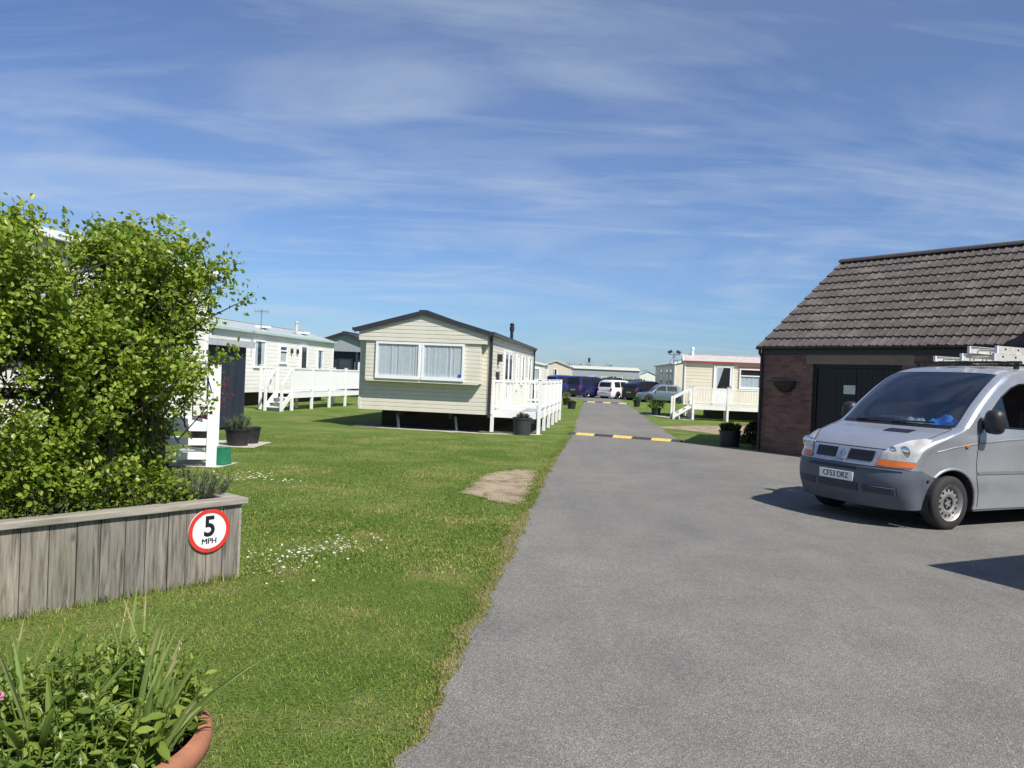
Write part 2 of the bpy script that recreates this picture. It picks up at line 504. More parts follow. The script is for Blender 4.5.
def wobble(pts, step, amp, closed=True, seed=0):
    r = random.Random(seed); out = []
    n = len(pts)
    for i in range(n if closed else n - 1):
        a = Vector(pts[i]).to_2d(); b = Vector(pts[(i + 1) % n]).to_2d()
        L = (b - a).length; k = max(1, int(L / step)); nn = Vector((-(b - a).y, (b - a).x)) / max(L, 1e-6)
        for j in range(k):
            p = a.lerp(b, j / k) + nn * r.gauss(0, amp) * (1 if j or amp < .2 else .4)
            out.append((p.x, p.y))
    if not closed: out.append(tuple(pts[-1][:2]))
    return out


def sheet(name, poly, z, m, kind='structure'):
    bm = bmesh.new()
    vs = [bm.verts.new((x, y, z)) for x, y in poly]
    es = [bm.edges.new((vs[i], vs[(i + 1) % len(vs)])) for i in range(len(vs))]
    bmesh.ops.triangle_fill(bm, use_beauty=True, use_dissolve=False, edges=es, normal=(0, 0, 1))
    for f in bm.faces:
        if f.normal.z < 0: f.normal_flip()
    me = bpy.data.meshes.new(name); bm.to_mesh(me); bm.free(); me.materials.append(m)
    o = bpy.data.objects.new(name, me); col.objects.link(o)
    return tag(o, kind=kind)


_le = ([(-1.05, -4), (-.78, 0), (-.39, 3.1), (-.24, 4.2), (-.05, 5.79), (.20, 8.2), (.47, 11.0), (1.1, 16.5), (1.84, 22.3), (3.4, 37.5), (5.13, 54.2), (5.75, 60.5)])
left_edge = wobble(_le, .075, .009, False, 3)
left_edge = [(x + .022 * math.sin(y * 2.9) * math.sin(y * 1.1 + 1) + .016 * math.sin(y * 7.1 + 2) + .011 * math.sin(y * 15.3), y) for x, y in left_edge]
road_poly = left_edge + [(5.4, 62.3), (2, 63.5), (-9, 64.5), (-9, 88), (28, 88), (28, 66), (9.7, 66), (9.0, 63.5)] + \
    wobble([(8.1, 53.7), (6.72, 40.6), (4.75, 21.7), (4.95, 20.8), (5.5, 20.1), (6.2, 19.35)], .25, .03, False, 5) + [(7.2, 19.2), (16, 14), (26, 6), (26, -8), (-1.3, -8)]
sheet('road', road_poly, .008, tarmac_mat())

r_ = random.Random(11)
inner = []
for i, (x, y) in enumerate(left_edge):
    wv = .085 + .075 * math.sin(y * 1.3 + 1) * math.sin(y * .47) + (.10 if 6 < y < 9.5 else 0) * math.sin((y - 6) / 3.5 * PI) + .03 * math.sin(y * 9.3) + r_.gauss(0, .003)
    wv *= .7 if y < 20 else .5
    inner.append((x - max(.015, wv), y))
verge = [(x + .05, y) for x, y in left_edge if y < 50] + [p for p in inner if p[1] < 50][::-1]
DRY = soil_mat('dry_verge_soil', (.20, .165, .085), (.27, .22, .12), (.14, .15, .05))
sheet('dry_verge', verge, .004, DRY)
SANDY = soil_mat('sandy_soil', (.185, .135, .080), (.33, .255, .165), (.41, .335, .235))
patch_a = wobble([(-.62, 10.4), (-.50, 11.4), (-.36, 12.6), (.15, 13.35), (.50, 13.2), (.42, 12.2), (.33, 11.0), (.24, 10.2), (.17, 9.68), (-.15, 9.8), (-.38, 10.2)], .07, .034, True, 8)
patch_b = wobble([(4.95, 27.5), (6.0, 28.4), (7.0, 29.6), (9.8, 31.0), (11, 29), (9.6, 26.0), (7.9, 24.4), (6.7, 25.2), (5.9, 26.6)], .15, .05, True, 9)
sheet('sandy_patch', patch_a, .006, SANDY); sheet('sandy_patch', patch_b, .006, SANDY)
sheet('gravel_strip', wobble([(-4.6, 22.0), (-3.2, 21.5), (-.6, 21.0), (.9, 21.5), (.9, 21.75), (-.6, 21.3), (-3, 21.9), (-4.6, 22.4)], .2, .05, True, 2), .005, SLAB)


def inside(P, poly):
    x, y = P[:, 0], P[:, 1]; c = np.zeros(len(P), bool); n = len(poly)
    for i in range(n):
        x1, y1 = poly[i]; x2, y2 = poly[(i + 1) % n]
        if y1 == y2: continue
        k = ((y1 > y) != (y2 > y)) & (x < (x2 - x1) * (y - y1) / (y2 - y1) + x1)
        c ^= k
    return c


PD = np.array([.644, .765]); PN = np.array([.765, -.644]); PC = np.array([-2.03, 5.84])   # planter: run, face, near right corner
planter_fp = [tuple(PC), tuple(PC - PD * 4), tuple(PC - PD * 4 - PN * .75), tuple(PC - PN * .75)]
pads = [[(-6.6, 11.75), (-4.5, 11.88), (-4.42, 12.6), (-6.6, 12.6)], [(-7.3, 14.7), (-5.0, 14.95), (-5.0, 16.2), (-7.3, 16.2)]]
for i, pd in enumerate(pads): sheet('paving_pad', wobble(pd, .5, .02, True, i), .010, SLAB)


def lawn_ok(P, road_keep=0.):
    k = ~inside(P, road_poly) & ~inside(P, patch_a) & ~inside(P, planter_fp)
    for pd in pads: k &= ~inside(P, pd)
    return k


def blades(name, pts, h0, h1, w, m, lean=.55):
    N = len(pts)
    O = np.column_stack([pts, np.zeros(N)])
    a = rng.uniform(0, 2 * PI, N)
    D = np.column_stack([np.cos(a) * lean * rng.uniform(.1, 1.6, N), np.sin(a) * lean * rng.uniform(.1, 1.6, N), np.ones(N)])
    side = np.column_stack([-np.sin(a), np.cos(a), np.zeros(N)])
    L = rng.uniform(h0, h1, N)
    X, Y, Z = frames(D, np.cross(side, D), L, w * rng.uniform(.7, 1.4, N))
    o = scatter(name, [(-.5, 0, 0), (.5, 0, 0), (.32, .55, .0), (0, 1, .9), (-.32, .55, .0)], [(0, 1, 2, 4), (4, 2, 3)], O, X, Y, Z, m)
    return tag(o, kind='stuff')


def sample(n, xr, yr):
    return np.column_stack([rng.uniform(*xr, n), rng.uniform(*yr, n)])


GP = []
for (d0, d1, dens) in ((1.6, 4.2, 9000), (4.2, 6.2, 7000), (6.2, 9, 4200), (9, 13, 1900), (13, 19, 700)):
    A = (d1 + 1.5) * (d1 + 1)
    P = sample(int(dens * A), (-d1 - .5, 1.0), (0, d1 + .5))
    d = np.hypot(P[:, 0], P[:, 1]); ang = P[:, 0] / np.maximum(P[:, 1], .1)
    k = (d >= d0) & (d < d1) & (ang > -.86) & (ang < .14)
    P = P[k]; P = P[lawn_ok(P)]
    n = np.sin(P[:, 0] * 2.1 + np.sin(P[:, 1] * 1.7)) * np.sin(P[:, 1] * 2.6 + 1.3 * np.sin(P[:, 0] * 1.1))
    P = P[rng.uniform(0, 1, len(P)) < .72 + .28 * n]
    GP.append(P)
BL = blade_mat('grass_blade', G_A, G_B, G_DRY)
vg = inside(np.vstack(GP), verge)
allp = np.vstack(GP)
near = np.hypot(allp[:, 0], allp[:, 1]) < 6.2
aw = allp[~vg]; straw = rng.uniform(0, 1, len(aw)) < .13; nr_ = near[~vg]
blades('grass', aw[nr_ & ~straw], .010, .034, .0036, BL, 1.15)
blades('grass', aw[~nr_ & ~straw], .012, .036, .0075, BL, .9)
BLD = blade_mat('dry_grass_blade', (.22, .19, .085), (.28, .235, .115), (.36, .29, .16))
blades('dry_grass', aw[straw & nr_], .010, .036, .0030, BLD, 1.6)
blades('dry_grass', aw[straw & ~nr_], .010, .034, .0060, BLD, 1.5)
pv = allp[vg]; blades('grass', pv[rng.uniform(0, 1, len(pv)) < .75], .012, .034, .004, BL, 1.); pv = pv[rng.uniform(0, 1, len(pv)) < .8]
blades('dry_grass', pv, .012, .035, .004, BLD, .9)
# tufts creeping over the tarmac edge
le = np.array([p for p in left_edge if 1.5 < p[1] < 20]); ii = rng.integers(0, len(le), 5200)
pe = le[ii] + rng.normal(0, .035, (5200, 2)) + np.column_stack([np.full(5200, -.03), rng.uniform(-.08, .08, 5200)])
blades('grass', pe[:3200], .015, .045, .004, BL, .8); blades('dry_grass', pe[3200:], .012, .035, .004, BLD, .9)

# daisies: too many and too small to count
DW = M('daisy_petal', (.85, .85, .80), .6, .03, 4); DY = M('daisy_eye', (.75, .5, .04), .7, .1, 4)


def daisies(c, sx, sy, n, rot, size):
    q = rng.normal(0, 1, (n, 2)) * [sx, sy]
    ca, sa = math.cos(rot), math.sin(rot)
    P = np.column_stack([c[0] + q[:, 0] * ca - q[:, 1] * sa, c[1] + q[:, 0] * sa + q[:, 1] * ca]); P = P[lawn_ok(P)]
    n = len(P)
    tv = []; tf = []
    for k in range(9):
        a = 2 * PI * k / 9; b = len(tv)
        for rr, da, zz in ((.25, 0, .02), (.75, -.24, .10), (1., 0, .06), (.75, .24, .10)):
            tv.append((rr * math.cos(a + da), rr * math.sin(a + da), zz))
        tf.append((b, b + 1, b + 2, b + 3))
    N = np.column_stack([rng.normal(0, .25, n) + .15, rng.normal(0, .25, n) - .25, np.ones(n)])
    s = size * rng.uniform(.7, 1.25, n)
    O = np.column_stack([P, rng.uniform(.035, .06, n)])
    a = rng.uniform(0, 2 * PI, n)
    X, Y, Z = frames(np.column_stack([np.cos(a), np.sin(a), np.zeros(n)]), N, s, s)
    me = scatter('daisies', tv, tf, O, X, Y, Z, DW)
    tag(me, kind='stuff')
    b = len(tv)
    ev = [(.3 * math.cos(2 * PI * k / 6), .3 * math.sin(2 * PI * k / 6), .12) for k in range(6)] + [(0, 0, .22)]
    tag(scatter('daisy_eyes', ev, [(k, (k + 1) % 6, 6) for k in range(6)], O, X, Y, Z, DY), kind='stuff')


pi_ = sample(5000, (-.7, .6), (9.6, 13.4)); pi_ = pi_[inside(pi_, patch_a)]; cl_ = pi_[:26]; pi_ = (cl_[rng.integers(0, len(cl_), 900)] + rng.normal(0, .05, (900, 2)))
blades('dry_grass', pi_[:450], .010, .03, .006, BLD, 1.2); blades('grass', pi_[450:], .010, .032, .006, BL, 1.)
pb = np.array(patch_a)[rng.integers(0, len(patch_a), 5200)] + rng.normal(0, .06, (5200, 2)) * rng.choice([.6, 1., 2.6], (5200, 1))
blades('grass', pb[~inside(pb, road_poly)], .012, .036, .006, BL, 1.)
pb = np.array([p for p in left_edge if 1.2 < p[1] < 26]); pb = pb[rng.integers(0, len(pb), 9000)] - np.abs(np.column_stack([rng.normal(.10, .09, 9000), np.zeros(9000)])) + np.column_stack([np.zeros(9000), rng.uniform(-.06, .06, 9000)])
blades('grass', pb, .012, .036, .0045, BL, .9)
pb = np.array([p for p in inner if 1.2 < p[1] < 24]); pb = pb[rng.integers(0, len(pb), 14000)] + rng.normal(0, .03, (14000, 2))
blades('grass', pb[:8000], .012, .034, .0045, BL, .9); blades('dry_grass', pb[8000:], .010, .03, .0045, BLD, 1.2)
daisies((-1.66, 6.62), .22, .40, 150, -.3, .0115)
daisies((-3.75, 10.9), .2, .28, 60, .2, .015)
daisies((-3.1, 10.6), .2, .2, 14, .2, .017)
daisies((-1.6, 7.5), 1.4, 2.0, 20, 0, .011)
sheet('bare_ground_shade', wobble([(-4.7, 21.9), (-.5, 21.4), (.8, 22.0), (2.1, 30.5), (-2.9, 32.0)], .3, .05, True, 12), .003, soil_mat('shaded_bare_ground', (.10, .085, .06), (.14, .12, .08), (.07, .075, .04)))  # dark bare soil, its colour also deepens the shade under the bay window caravan
# ------------------------------------------------------------------ planter with its sign
PA = math.atan2(.765, .644)
WOOD = None
def wood_mat():
    m, nt, b, out = nodes('weathered_grey_wood')
    g = nt.nodes.new('ShaderNodeNewGeometry')
    v = coord(nt, 'Object', (1, 1, .07)); v2 = coord(nt, 'Object')
    grain = noise(nt, v, 38, 6, .65, .4); big = noise(nt, v2, 2.2, 5, .6)
    cc = ramp(nt, grain, [(.32, (.058, .052, .044)), (.50, (.205, .187, .160)), (.72, (.335, .308, .265))])
    cc = mix(nt, cc, ramp(nt, g.outputs['Random Per Island'], [(0, (.74, .75, .76)), (1, (1.12, 1.06, .98))]), 1., 'MULTIPLY')
    cc = mix(nt, cc, (.16, .17, .10), math_(nt, 'MULTIPLY', ramp(nt, big, [(.5, 0.), (.75, 1.)]), .4))
    kn = nt.nodes.new('ShaderNodeTexVoronoi'); kn.inputs['Scale'].default_value = 2.6; nt.links.new(coord(nt, 'Object', (1.6, 1, .8)), kn.inputs['Vector'])
    cc = mix(nt, cc, (.06, .05, .04), math_(nt, 'MULTIPLY', ramp(nt, kn.outputs['Distance'], [(.03, 1.), (.09, 0.)]), .7))
    sock(nt, b, 'Base Color', cc); b.inputs['Roughness'].default_value = .85
    bump(nt, b, grain, .5, .006)
    return m
WOOD = wood_mat()
WOODH = M('weathered_rail_wood', (.30, .27, .225), .85, .3, 16, bmp=.4, bscale=40, stain=(.13, .13, .09), sfac=.5, stretch=(.15, 1, 1))
pl = thing('timber_planter', 'weathered grey plank planter box with round speed sign on its front', 'planter', (PC[0], PC[1], 0), PA)
r_ = random.Random(4)
m = MB(); x = 0.
while x > -4:
    wd = r_.uniform(.125, .165)
    m.box((x - wd / 2, .012 + r_.uniform(-.003, .003), .275), (wd - .005, .024, .57 + r_.uniform(-.01, .0)), r_.uniform(-.006, .006))
    x -= wd
y = .03
while y < .72:
    wd = .14; m.box((-.012, y + wd / 2, .275), (.024, wd - .005, .57)); y += wd
m.build('board_panel', WOOD, pl, bevel=.003)
m = MB(); m.box((-1.98, .03, .585), (4.06, .13, .045)); m.box((-.02, .43, .5852), (.13, .66, .045)); m.box((-2, .735, .585), (3.9, .06, .044))
m.build('cap_rail', WOODH, pl, bevel=.006)
MB().bb(-.008, .012, -.003, .03, 0, .562).build('corner_strip', WOODH, pl)
m = MB(); m.bb(-3.98, -.03, .03, .71, .05, .50); m.build('soil', SOILDARK, pl)


def text_mesh(name, body, size, origin, ax, ay, m, parent=None, bold=0., sx=1., depth=.0015, double=0.):
    cu = bpy.data.curves.new(name, 'FONT'); cu.body = body; cu.size = size; cu.align_x = 'CENTER'; cu.align_y = 'CENTER'
    cu.offset = bold; cu.extrude = depth
    tmp = bpy.data.objects.new(name + '_tmp', cu); col.objects.link(tmp)
    dg = bpy.context.evaluated_depsgraph_get(); dg.update()
    me = bpy.data.meshes.new_from_object(tmp.evaluated_get(dg))
    bpy.data.objects.remove(tmp)
    ax = Vector(ax).normalized(); ay = Vector(ay).normalized(); az = ax.cross(ay)
    for v in me.vertices:
        c = v.co.copy(); v.co = Vector(origin) + ax * c.x * sx + ay * c.y + az * c.z
    if double:
        bm = bmesh.new(); bm.from_mesh(me)
        g_ = bmesh.ops.duplicate(bm, geom=bm.verts[:] + bm.edges[:] + bm.faces[:])['geom']
        bmesh.ops.translate(bm, verts=[v for v in g_ if isinstance(v, bmesh.types.BMVert)], vec=ax * double * 2 + az * .0003)
        bmesh.ops.translate(bm, verts=bm.verts, vec=-ax * double); bm.to_mesh(me); bm.free()
    me.materials.clear(); me.materials.append(m); me.name = name
    o = bpy.data.objects.new(name, me); col.objects.link(o)
    if parent is not None: o.parent = parent
    return o


SIGNRED = M('sign_red', (.62, .035, .025), .4, .05, 8, stain=(.4, .1, .08), sfac=.2)
SIGNWHITE = M('sign_white', (.80, .81, .84), .35, .03, 8, stain=(.6, .6, .58), sfac=.2)
SIGNBLACK = M('sign_black', (.012, .012, .016), .4, .1, 8)
sg = thing('speed_sign', 'round red ringed 5 mph sign fixed to the plank planter', 'sign', (PC[0] - .25 * PD[0] + .01 * PN[0], PC[1] - .25 * PD[1] + .01 * PN[1], .39), PA)
m = MB(); m.lathe([(0, -.006), (.158, -.006), (.160, -.003), (.160, .004), (0, .004)], n=56, axis='y'); m.build('disc', SIGNWHITE, sg, smooth=True, angle=30)
m = MB(); m.lathe([(.131, -.0062), (.1602, -.0062), (.1602, -.0095), (.131, -.0095)], n=56, axis='y', close=True); m.build('red_ring', SIGNRED, sg)
text_mesh('digit', '5', .205, (0, -.0065, .026), (1, 0, 0), (0, 0, 1), SIGNBLACK, sg, bold=.0055, sx=.92)
text_mesh('lettering', 'MPH', .058, (0, -.0065, -.078), (1, 0, 0), (0, 0, 1), SIGNBLACK, sg, sx=1.02, double=.0016)
for z in (.145, -.147): MB().lathe([(0, -.0125), (.006, -.0115), (.008, -.009)], c=(0, 0, z), n=10, axis='y').build('screw', STEEL, sg)

# ------------------------------------------------------------------ trellis and hedge bush
DKWOOD = M('dark_stained_wood', (.040, .034, .028), .8, .3, 12, bmp=.3, stretch=(1, 1, .2))
def plw(x, y, z): return (PC[0] + PD[0] * x - PN[0] * y, PC[1] + PD[1] * x - PN[1] * y, z)
tr = thing('trellis_fence', 'dark stained post and rail trellis standing inside the planter', 'fence', plw(-1.9, .70, .5), PA)
for x in (-.38, -1.02, -1.72, -2.45, -3.2):
    MB().box((x + 1.9, 0, .58), (.075, .075, 1.3)).build('post', DKWOOD, tr, bevel=.004)
for z in (.30, .545, .86, 1.12):
    MB().box((-.1, -.05, z), (3.5, .022, .075)).build('rail', DKWOOD, tr, bevel=.003)

LEAFA = leafmat('hedge_leaf', (.095, .165, .018), (.255, .345, .040), (.42, .46, .10), .45, .34)
BARK = M('twig_bark', (.10, .08, .06), .85, .3, 14, bmp=.4, bscale=30)
bush = thing('hedge_bush', 'tall bright green leafy bush climbing above the planter', 'bush', plw(-1.4, .45, .5), PA)


def bush_top(x):
    return 2.49 - .17 * max(0, -x - .95) + .04 * math.sin(x * 3.1 + 1) + .05 * math.sin(x * 7.3) - (0 if x < -.45 else (x + .45) * .62)


r_ = random.Random(21); rr = np.random.default_rng(21)
cl = []
while len(cl) < 2050:
    back = len(cl) < 1000
    x = r_.uniform(-.85, -.05) if back and r_.random() < .4 else r_.uniform(-3.0, .0); t = bush_top(x); z = r_.uniform(.68, t)
    yy = r_.uniform(.05, .42) if back else r_.uniform(-.55, .1); hw = (.42 if back else .54) * (1 - .35 * max(0, (z - 2.0) / .8)) * (1 if z > 1.2 else .75)
    if abs(yy) > hw: continue
    right = -.12 - .28 * max(0, 2.05 - z) - .1 * max(0, z - 2.2)
    if x > right: continue
    gapn = math.sin(x * 5.3 + z * 2.1) * math.sin(z * 4.7 - x * 2.2 + 1.3)
    if not back and gapn < -.18 and r_.random() < .9: continue
    if z < 1.2 and r_.random() < (.3 if back else .25): continue
    cl.append((x, .45 + yy, z))
Ol, Dl, Nl, Sl = [], [], [], []
twigs = MB()
def spray(c, d, L, n, size, spread):
    c = Vector(c); d = Vector(d).normalized(); a = d.orthogonal().normalized(); b = d.cross(a)
    bend = Vector((r_.gauss(0, .3), r_.gauss(0, .3), .35))
    for k in range(n):
        t = r_.uniform(0, 1)
        p = c + d * L * t + bend * L * .3 * t * t + Vector((r_.gauss(0, 1), r_.gauss(0, 1), r_.gauss(0, 1))) * spread
        ang = r_.uniform(0, 2 * PI)
        dd = (d * .55 + (a * math.cos(ang) + b * math.sin(ang)) * 1.0 + Vector((0, 0, r_.uniform(-.3, .4))))
        nn = Vector((r_.gauss(.15, .55), r_.gauss(-.35, .55), r_.uniform(.3, 1.1)))
        Ol.append(p); Dl.append(dd); Nl.append(nn); Sl.append(size * r_.uniform(.65, 1.3))
for (x, y, z) in cl:
    out = Vector((r_.gauss(0, .5) + (.6 if x > -.3 else 0), (y - .45) * 1.8 + r_.gauss(0, .3), .5 + r_.uniform(0, .6)))
    Ls = r_.uniform(.10, .20); spray((x, y, z), out, Ls, r_.randint(26, 44), .040, .036)
    if r_.random() < .4:
        dn = out.normalized(); c_ = Vector((x, y, z)) - Vector((-1.4, .45, .5))
        twigs.tube([c_ - dn * .22 + Vector((r_.gauss(0, .03), (.45 - y) * .3, -.05)), c_, c_ + dn * Ls * 1.1], [.006, .004, .0015], 4)
shoots = [((-1.11, 0.4, 2.21), (-.12, -.1, 1), .33),((-1.01, 0.4, 2.35), (-.12, -.1, 1), .36), ((-1.68, 0.35, 2.43), (.1, 0, 1), .26), ((-1.96, 0.3, 2.43), (-.3, 0, 1), .22), ((-0.61, 0.5, 2.33), (.25, .1, 1), .36),
          ((-0.48, 0.5, 2.17), (.75, .1, .85), .36), ((-0.28, 0.45, 2.02), (1., .1, .75), .34), ((-0.16, 0.45, 1.86), (1., 0, .28), .26), ((-0.18, 0.45, 1.58), (1., .1, .12), .30),
          ((-0.26, 0.45, 1.38), (1., 0, .1), .28), ((-0.36, 0.3, 2.33), (.2, .2, 1), .25), ((-1.26, 0.35, 2.43), (.3, 0, 1), .2), ((-2.16, 0.3, 2.43), (.1, -.2, 1), .3)]
for c, d, L in shoots:
    d = Vector(d).normalized(); pts = []
    L *= .85; c = (c[0] - .11, c[1], c[2])
    for k in range(9):
        t = k / 8; p = Vector(c) + d * L * (t * 1.25 - .25) + Vector((.02 * math.sin(5 * t + L * 20), 0, -.05 * t * t)); pts.append(p)
        for q in range(4 if k < 7 else 3):
            ang = r_.uniform(0, 6.28)
            Ol.append(p); Dl.append(d * .5 + Vector((math.cos(ang), math.sin(ang), r_.uniform(-.2, .6)))); Nl.append(Vector((r_.gauss(0, .5), r_.gauss(-.3, .5), 1))); Sl.append(.04 * r_.uniform(.6, 1.2) * (1 - .3 * t))
    twigs.tube([p - Vector((-1.4, .45, .5)) for p in pts], [.005 - .003 * k / 8 for k in range(9)], 5)
OFF = np.array([-1.4, .45, .5])
O = np.array(Ol) - OFF; D = np.array(Dl); N = np.array(Nl); S = np.array(Sl)
X, Y, Z = frames(D, N, S, S * .95)
scatter('crown', LEAF_V, LEAF_F, O, X, Y, Z, LEAFA, bush)
for k in range(12):
    x0 = -2.8 + k * .20 + r_.uniform(-.05, .05); y0 = .45 + r_.uniform(-.12, .12)
    pts = [Vector((x0, y0, .46))]
    dx, dy = r_.uniform(-.09, .09), r_.uniform(-.05, .05)
    for q in range(7):
        p = pts[-1] + Vector((dx + r_.gauss(0, .05), dy + r_.gauss(0, .04), .28)); pts.append(p)
        for e in range(3):
            a = r_.uniform(0, 6.28); L = r_.uniform(.2, .42)
            if p.z > bush_top(p.x) - .55 or p.x > -.42: continue
            tip = p + Vector((math.cos(a) * L * .8, math.sin(a) * L * .7, L * .7))
            twigs.tube([v - Vector(OFF) for v in (p, p.lerp(tip, .5) + Vector((0, 0, -.02)), tip)], [.008, .006, .003], 5)
    pts = [p for p in pts if p.z < bush_top(p.x) - .3]
    twigs.tube([v - Vector(OFF) for v in pts], [.020 - .012 * q / 7 for q in range(len(pts))], 7)
twigs.build('branches', BARK, bush, smooth=True)


def leafy(name, label, cat, c, rad, h, nleaf, size, m, aspect=.9, dome=True, group=None, parent=None, up=.7, seed=1, flat=(1, 1), rz=0):
    """low mound of leaves on short stems"""
    q = random.Random(seed); nr = np.random.default_rng(seed)
    th = thing(name, label, cat, c, rz, group) if parent is None else parent
    n = nleaf
    a = nr.uniform(0, 2 * PI, n); u = np.sqrt(nr.uniform(0, 1, n)); z = nr.uniform(.05, 1, n) ** .75
    prof = np.sqrt(np.maximum(.05, 1 - z ** 2)) if dome else np.ones(n)
    rad_ = rad * prof * u
    O = np.column_stack([rad_ * np.cos(a) * flat[0], rad_ * np.sin(a) * flat[1], z * h])
    D = np.column_stack([np.cos(a) + nr.normal(0, .6, n), np.sin(a) + nr.normal(0, .6, n), np.full(n, up) + nr.normal(0, .5, n)])
    N = np.column_stack([nr.normal(0, .5, n), nr.normal(0, .5, n) - .2, np.ones(n)])
    S = size * nr.uniform(.6, 1.25, n)
    X, Y, Z = frames(D, N, S, S * aspect)
    scatter('foliage', LEAF_V if size > .05 else LEAF_SV, LEAF_F if size > .05 else LEAF_SF, O, X, Y, Z, m, th)
    s = MB()
    for k in range(max(5, int(18 * rad / .3))):
        aa = q.uniform(0, 6.28); r0 = rad * .35 * q.random(); r1 = rad * .8 * q.random()
        s.tube([(r0 * math.cos(aa), r0 * math.sin(aa), 0), ((r0 + r1) / 2 * math.cos(aa), (r0 + r1) / 2 * math.sin(aa), h * .5), (r1 * math.cos(aa) * flat[0], r1 * math.sin(aa) * flat[1], h * .85)], [.004, .003, .002], 4)
    s.build('stems', BARK, th)
    return th


LEAFB = leafmat('ground_cover_leaf', (.08, .15, .016), (.20, .285, .034), (.34, .39, .07), .42, .4)
gi = 0
for x, w_, lab in ((-.62, .42, 'low bright green plant in the planter beside the grey lavender'), (-1.35, .48, 'low bright green plant spilling over the planter rim under the bush'),
                   (-2.15, .48, 'low bright green plant at the picture-edge end of the planter')):
    leafy('ground_cover_plant', lab, 'plant', plw(x, .26, .5), w_, .33, 1250, .042, LEAFB, seed=31 + gi, flat=(1, .48), rz=PA, group='low plants along the planter rim'); gi += 1

GREYLEAF = leafmat('lavender_leaf', (.055, .085, .045), (.095, .135, .07), (.16, .19, .11), .2, .6)


def needles(name, label, cat, c, rad, h, n, m, L=.06, w=.006, seed=5, group=None, parent=None, spread=.55):
    th = thing(name, label, cat, c, 0, group) if parent is None else parent
    nr = np.random.default_rng(seed)
    ns = max(20, n // 26); O, D = [], []; s = MB()
    for k in range(ns):
        a = nr.uniform(0, 6.28); u = math.sqrt(nr.uniform(0, 1)); lean = u * spread
        hh = h * nr.uniform(.7, 1.08) * (1 - .3 * u * u)
        base = np.array([math.cos(a) * u * rad * .55, math.sin(a) * u * rad * .55, 0])
        tip = base + np.array([math.cos(a) * lean * hh, math.sin(a) * lean * hh, hh])
        s.tube([base, (base + tip) / 2, tip], [.003, .0025, .0015], 4)
        for q in range(n // ns):
            t = nr.uniform(.12, 1); b = nr.uniform(0, 6.28)
            O.append(base + (tip - base) * t); D.append((math.cos(b) * .8, math.sin(b) * .8, nr.uniform(.5, 1.2)))
    O = np.array(O); D = np.array(D); nn = len(O)
    X, Y, Z = frames(D, nr.normal(0, 1, (nn, 3)) + [0, 0, 1], L * nr.uniform(.6, 1.2, nn), np.full(nn, w))
    scatter('foliage', [(-.5, 0, 0), (.5, 0, 0), (.3, .7, .1), (0, 1, 0), (-.3, .7, .1)], [(0, 1, 2, 4), (4, 2, 3)], O, X, Y, Z, m, th)
    s.build('stems', BARK, th)
    return th


needles('lavender_plant', 'grey green lavender at the corner of the plank planter', 'plant', plw(-.16, .40, .5), .27, .29, 2600, GREYLEAF, .045, .006, 5, spread=.75)

# ------------------------------------------------------------------ terracotta pot and what grows in it
TERRA = M('terracotta', (.33, .135, .072), .8, .18, 7, bmp=.4, bscale=45, stain=(.42, .27, .19), sfac=.6)
PX, PY, PZ = -1.38, 2.42, .42
tp = thing('terracotta_pot', 'wide terracotta flower pot crowded with leafy plants', 'flower pot', (PX, PY, 0))
m = MB(); m.lathe([(0, .0), (.29, .0), (.30, .02), (.385, .30), (.395, .335), (.425, .34), (.445, .355), (.45, .385), (.445, .408), (.43, .42), (.405, .42), (.395, .405), (.385, .35), (.37, .30)], n=72)
m.build('body', TERRA, tp, smooth=True, angle=50)
m = MB(); m.lathe([(0, .365), (.2, .36), (.386, .345)], n=40); m.build('soil', SOILDARK, tp, smooth=True)

POTLEAF = leafmat('phlox_leaf', (.095, .16, .028), (.19, .265, .048), (.31, .37, .085), .38, .33)
def stem_plant(label, c, rad, h, nst, size, seed):
    q = random.Random(seed); th = thing('leafy_plant', label, 'plant', c, 0, 'leafy plants in the terracotta pot')
    O, D, N, S = [], [], [], []; s = MB()
    for k in range(nst):
        a = q.uniform(0, 6.28); u = math.sqrt(q.random())
        b = Vector((math.cos(a) * u * rad * .8, math.sin(a) * u * rad * .8, 0)); hh = h * q.uniform(.72, 1.08) * (1 - .33 * u * u)
        tip = b + Vector((math.cos(a) * u * .30 * hh + q.gauss(0, .02), math.sin(a) * u * .30 * hh + q.gauss(0, .02), hh))
        s.tube([b, b.lerp(tip, .5), tip], [.0035, .003, .002], 5)
        nn = int(hh / .026); ph = q.uniform(0, 6.28)
        for j in range(2, nn + 1):
            t = j / nn; p = b.lerp(tip, t)
            for e in range(2):
                an = ph + j * PI / 2 + e * PI + q.gauss(0, .5)
                top = t > .86
                O.append(p); D.append((math.cos(an), math.sin(an), (.9 if top else .05) + q.gauss(0, .45))); N.append((q.gauss(0, .5), q.gauss(0, .5), 1.))
                S.append(size * (.55 if top else 1.) * (1.12 - .3 * t) * q.uniform(.5, 1.3))
    O, D, N, S = map(np.array, (O, D, N, S))
    X, Y, Z = frames(D, N, S, S * .60)
    scatter('foliage', LEAF_V, LEAF_F, O, X, Y, Z, POTLEAF, th); s.build('stems', POTLEAF, th)
    return th
stem_plant('broad leafy green plant filling the middle of the terracotta pot', (PX + .12, PY + .05, .36), .30, .34, 135, .062, 51)
stem_plant('low leafy green plant at the near rim of the terracotta pot', (PX + .10, PY - .24, .36), .26, .22, 95, .058, 52)
stem_plant('leafy green plant by the pink flower in the terracotta pot', (PX - .22, PY - .02, .36), .22, .26, 80, .056, 53)

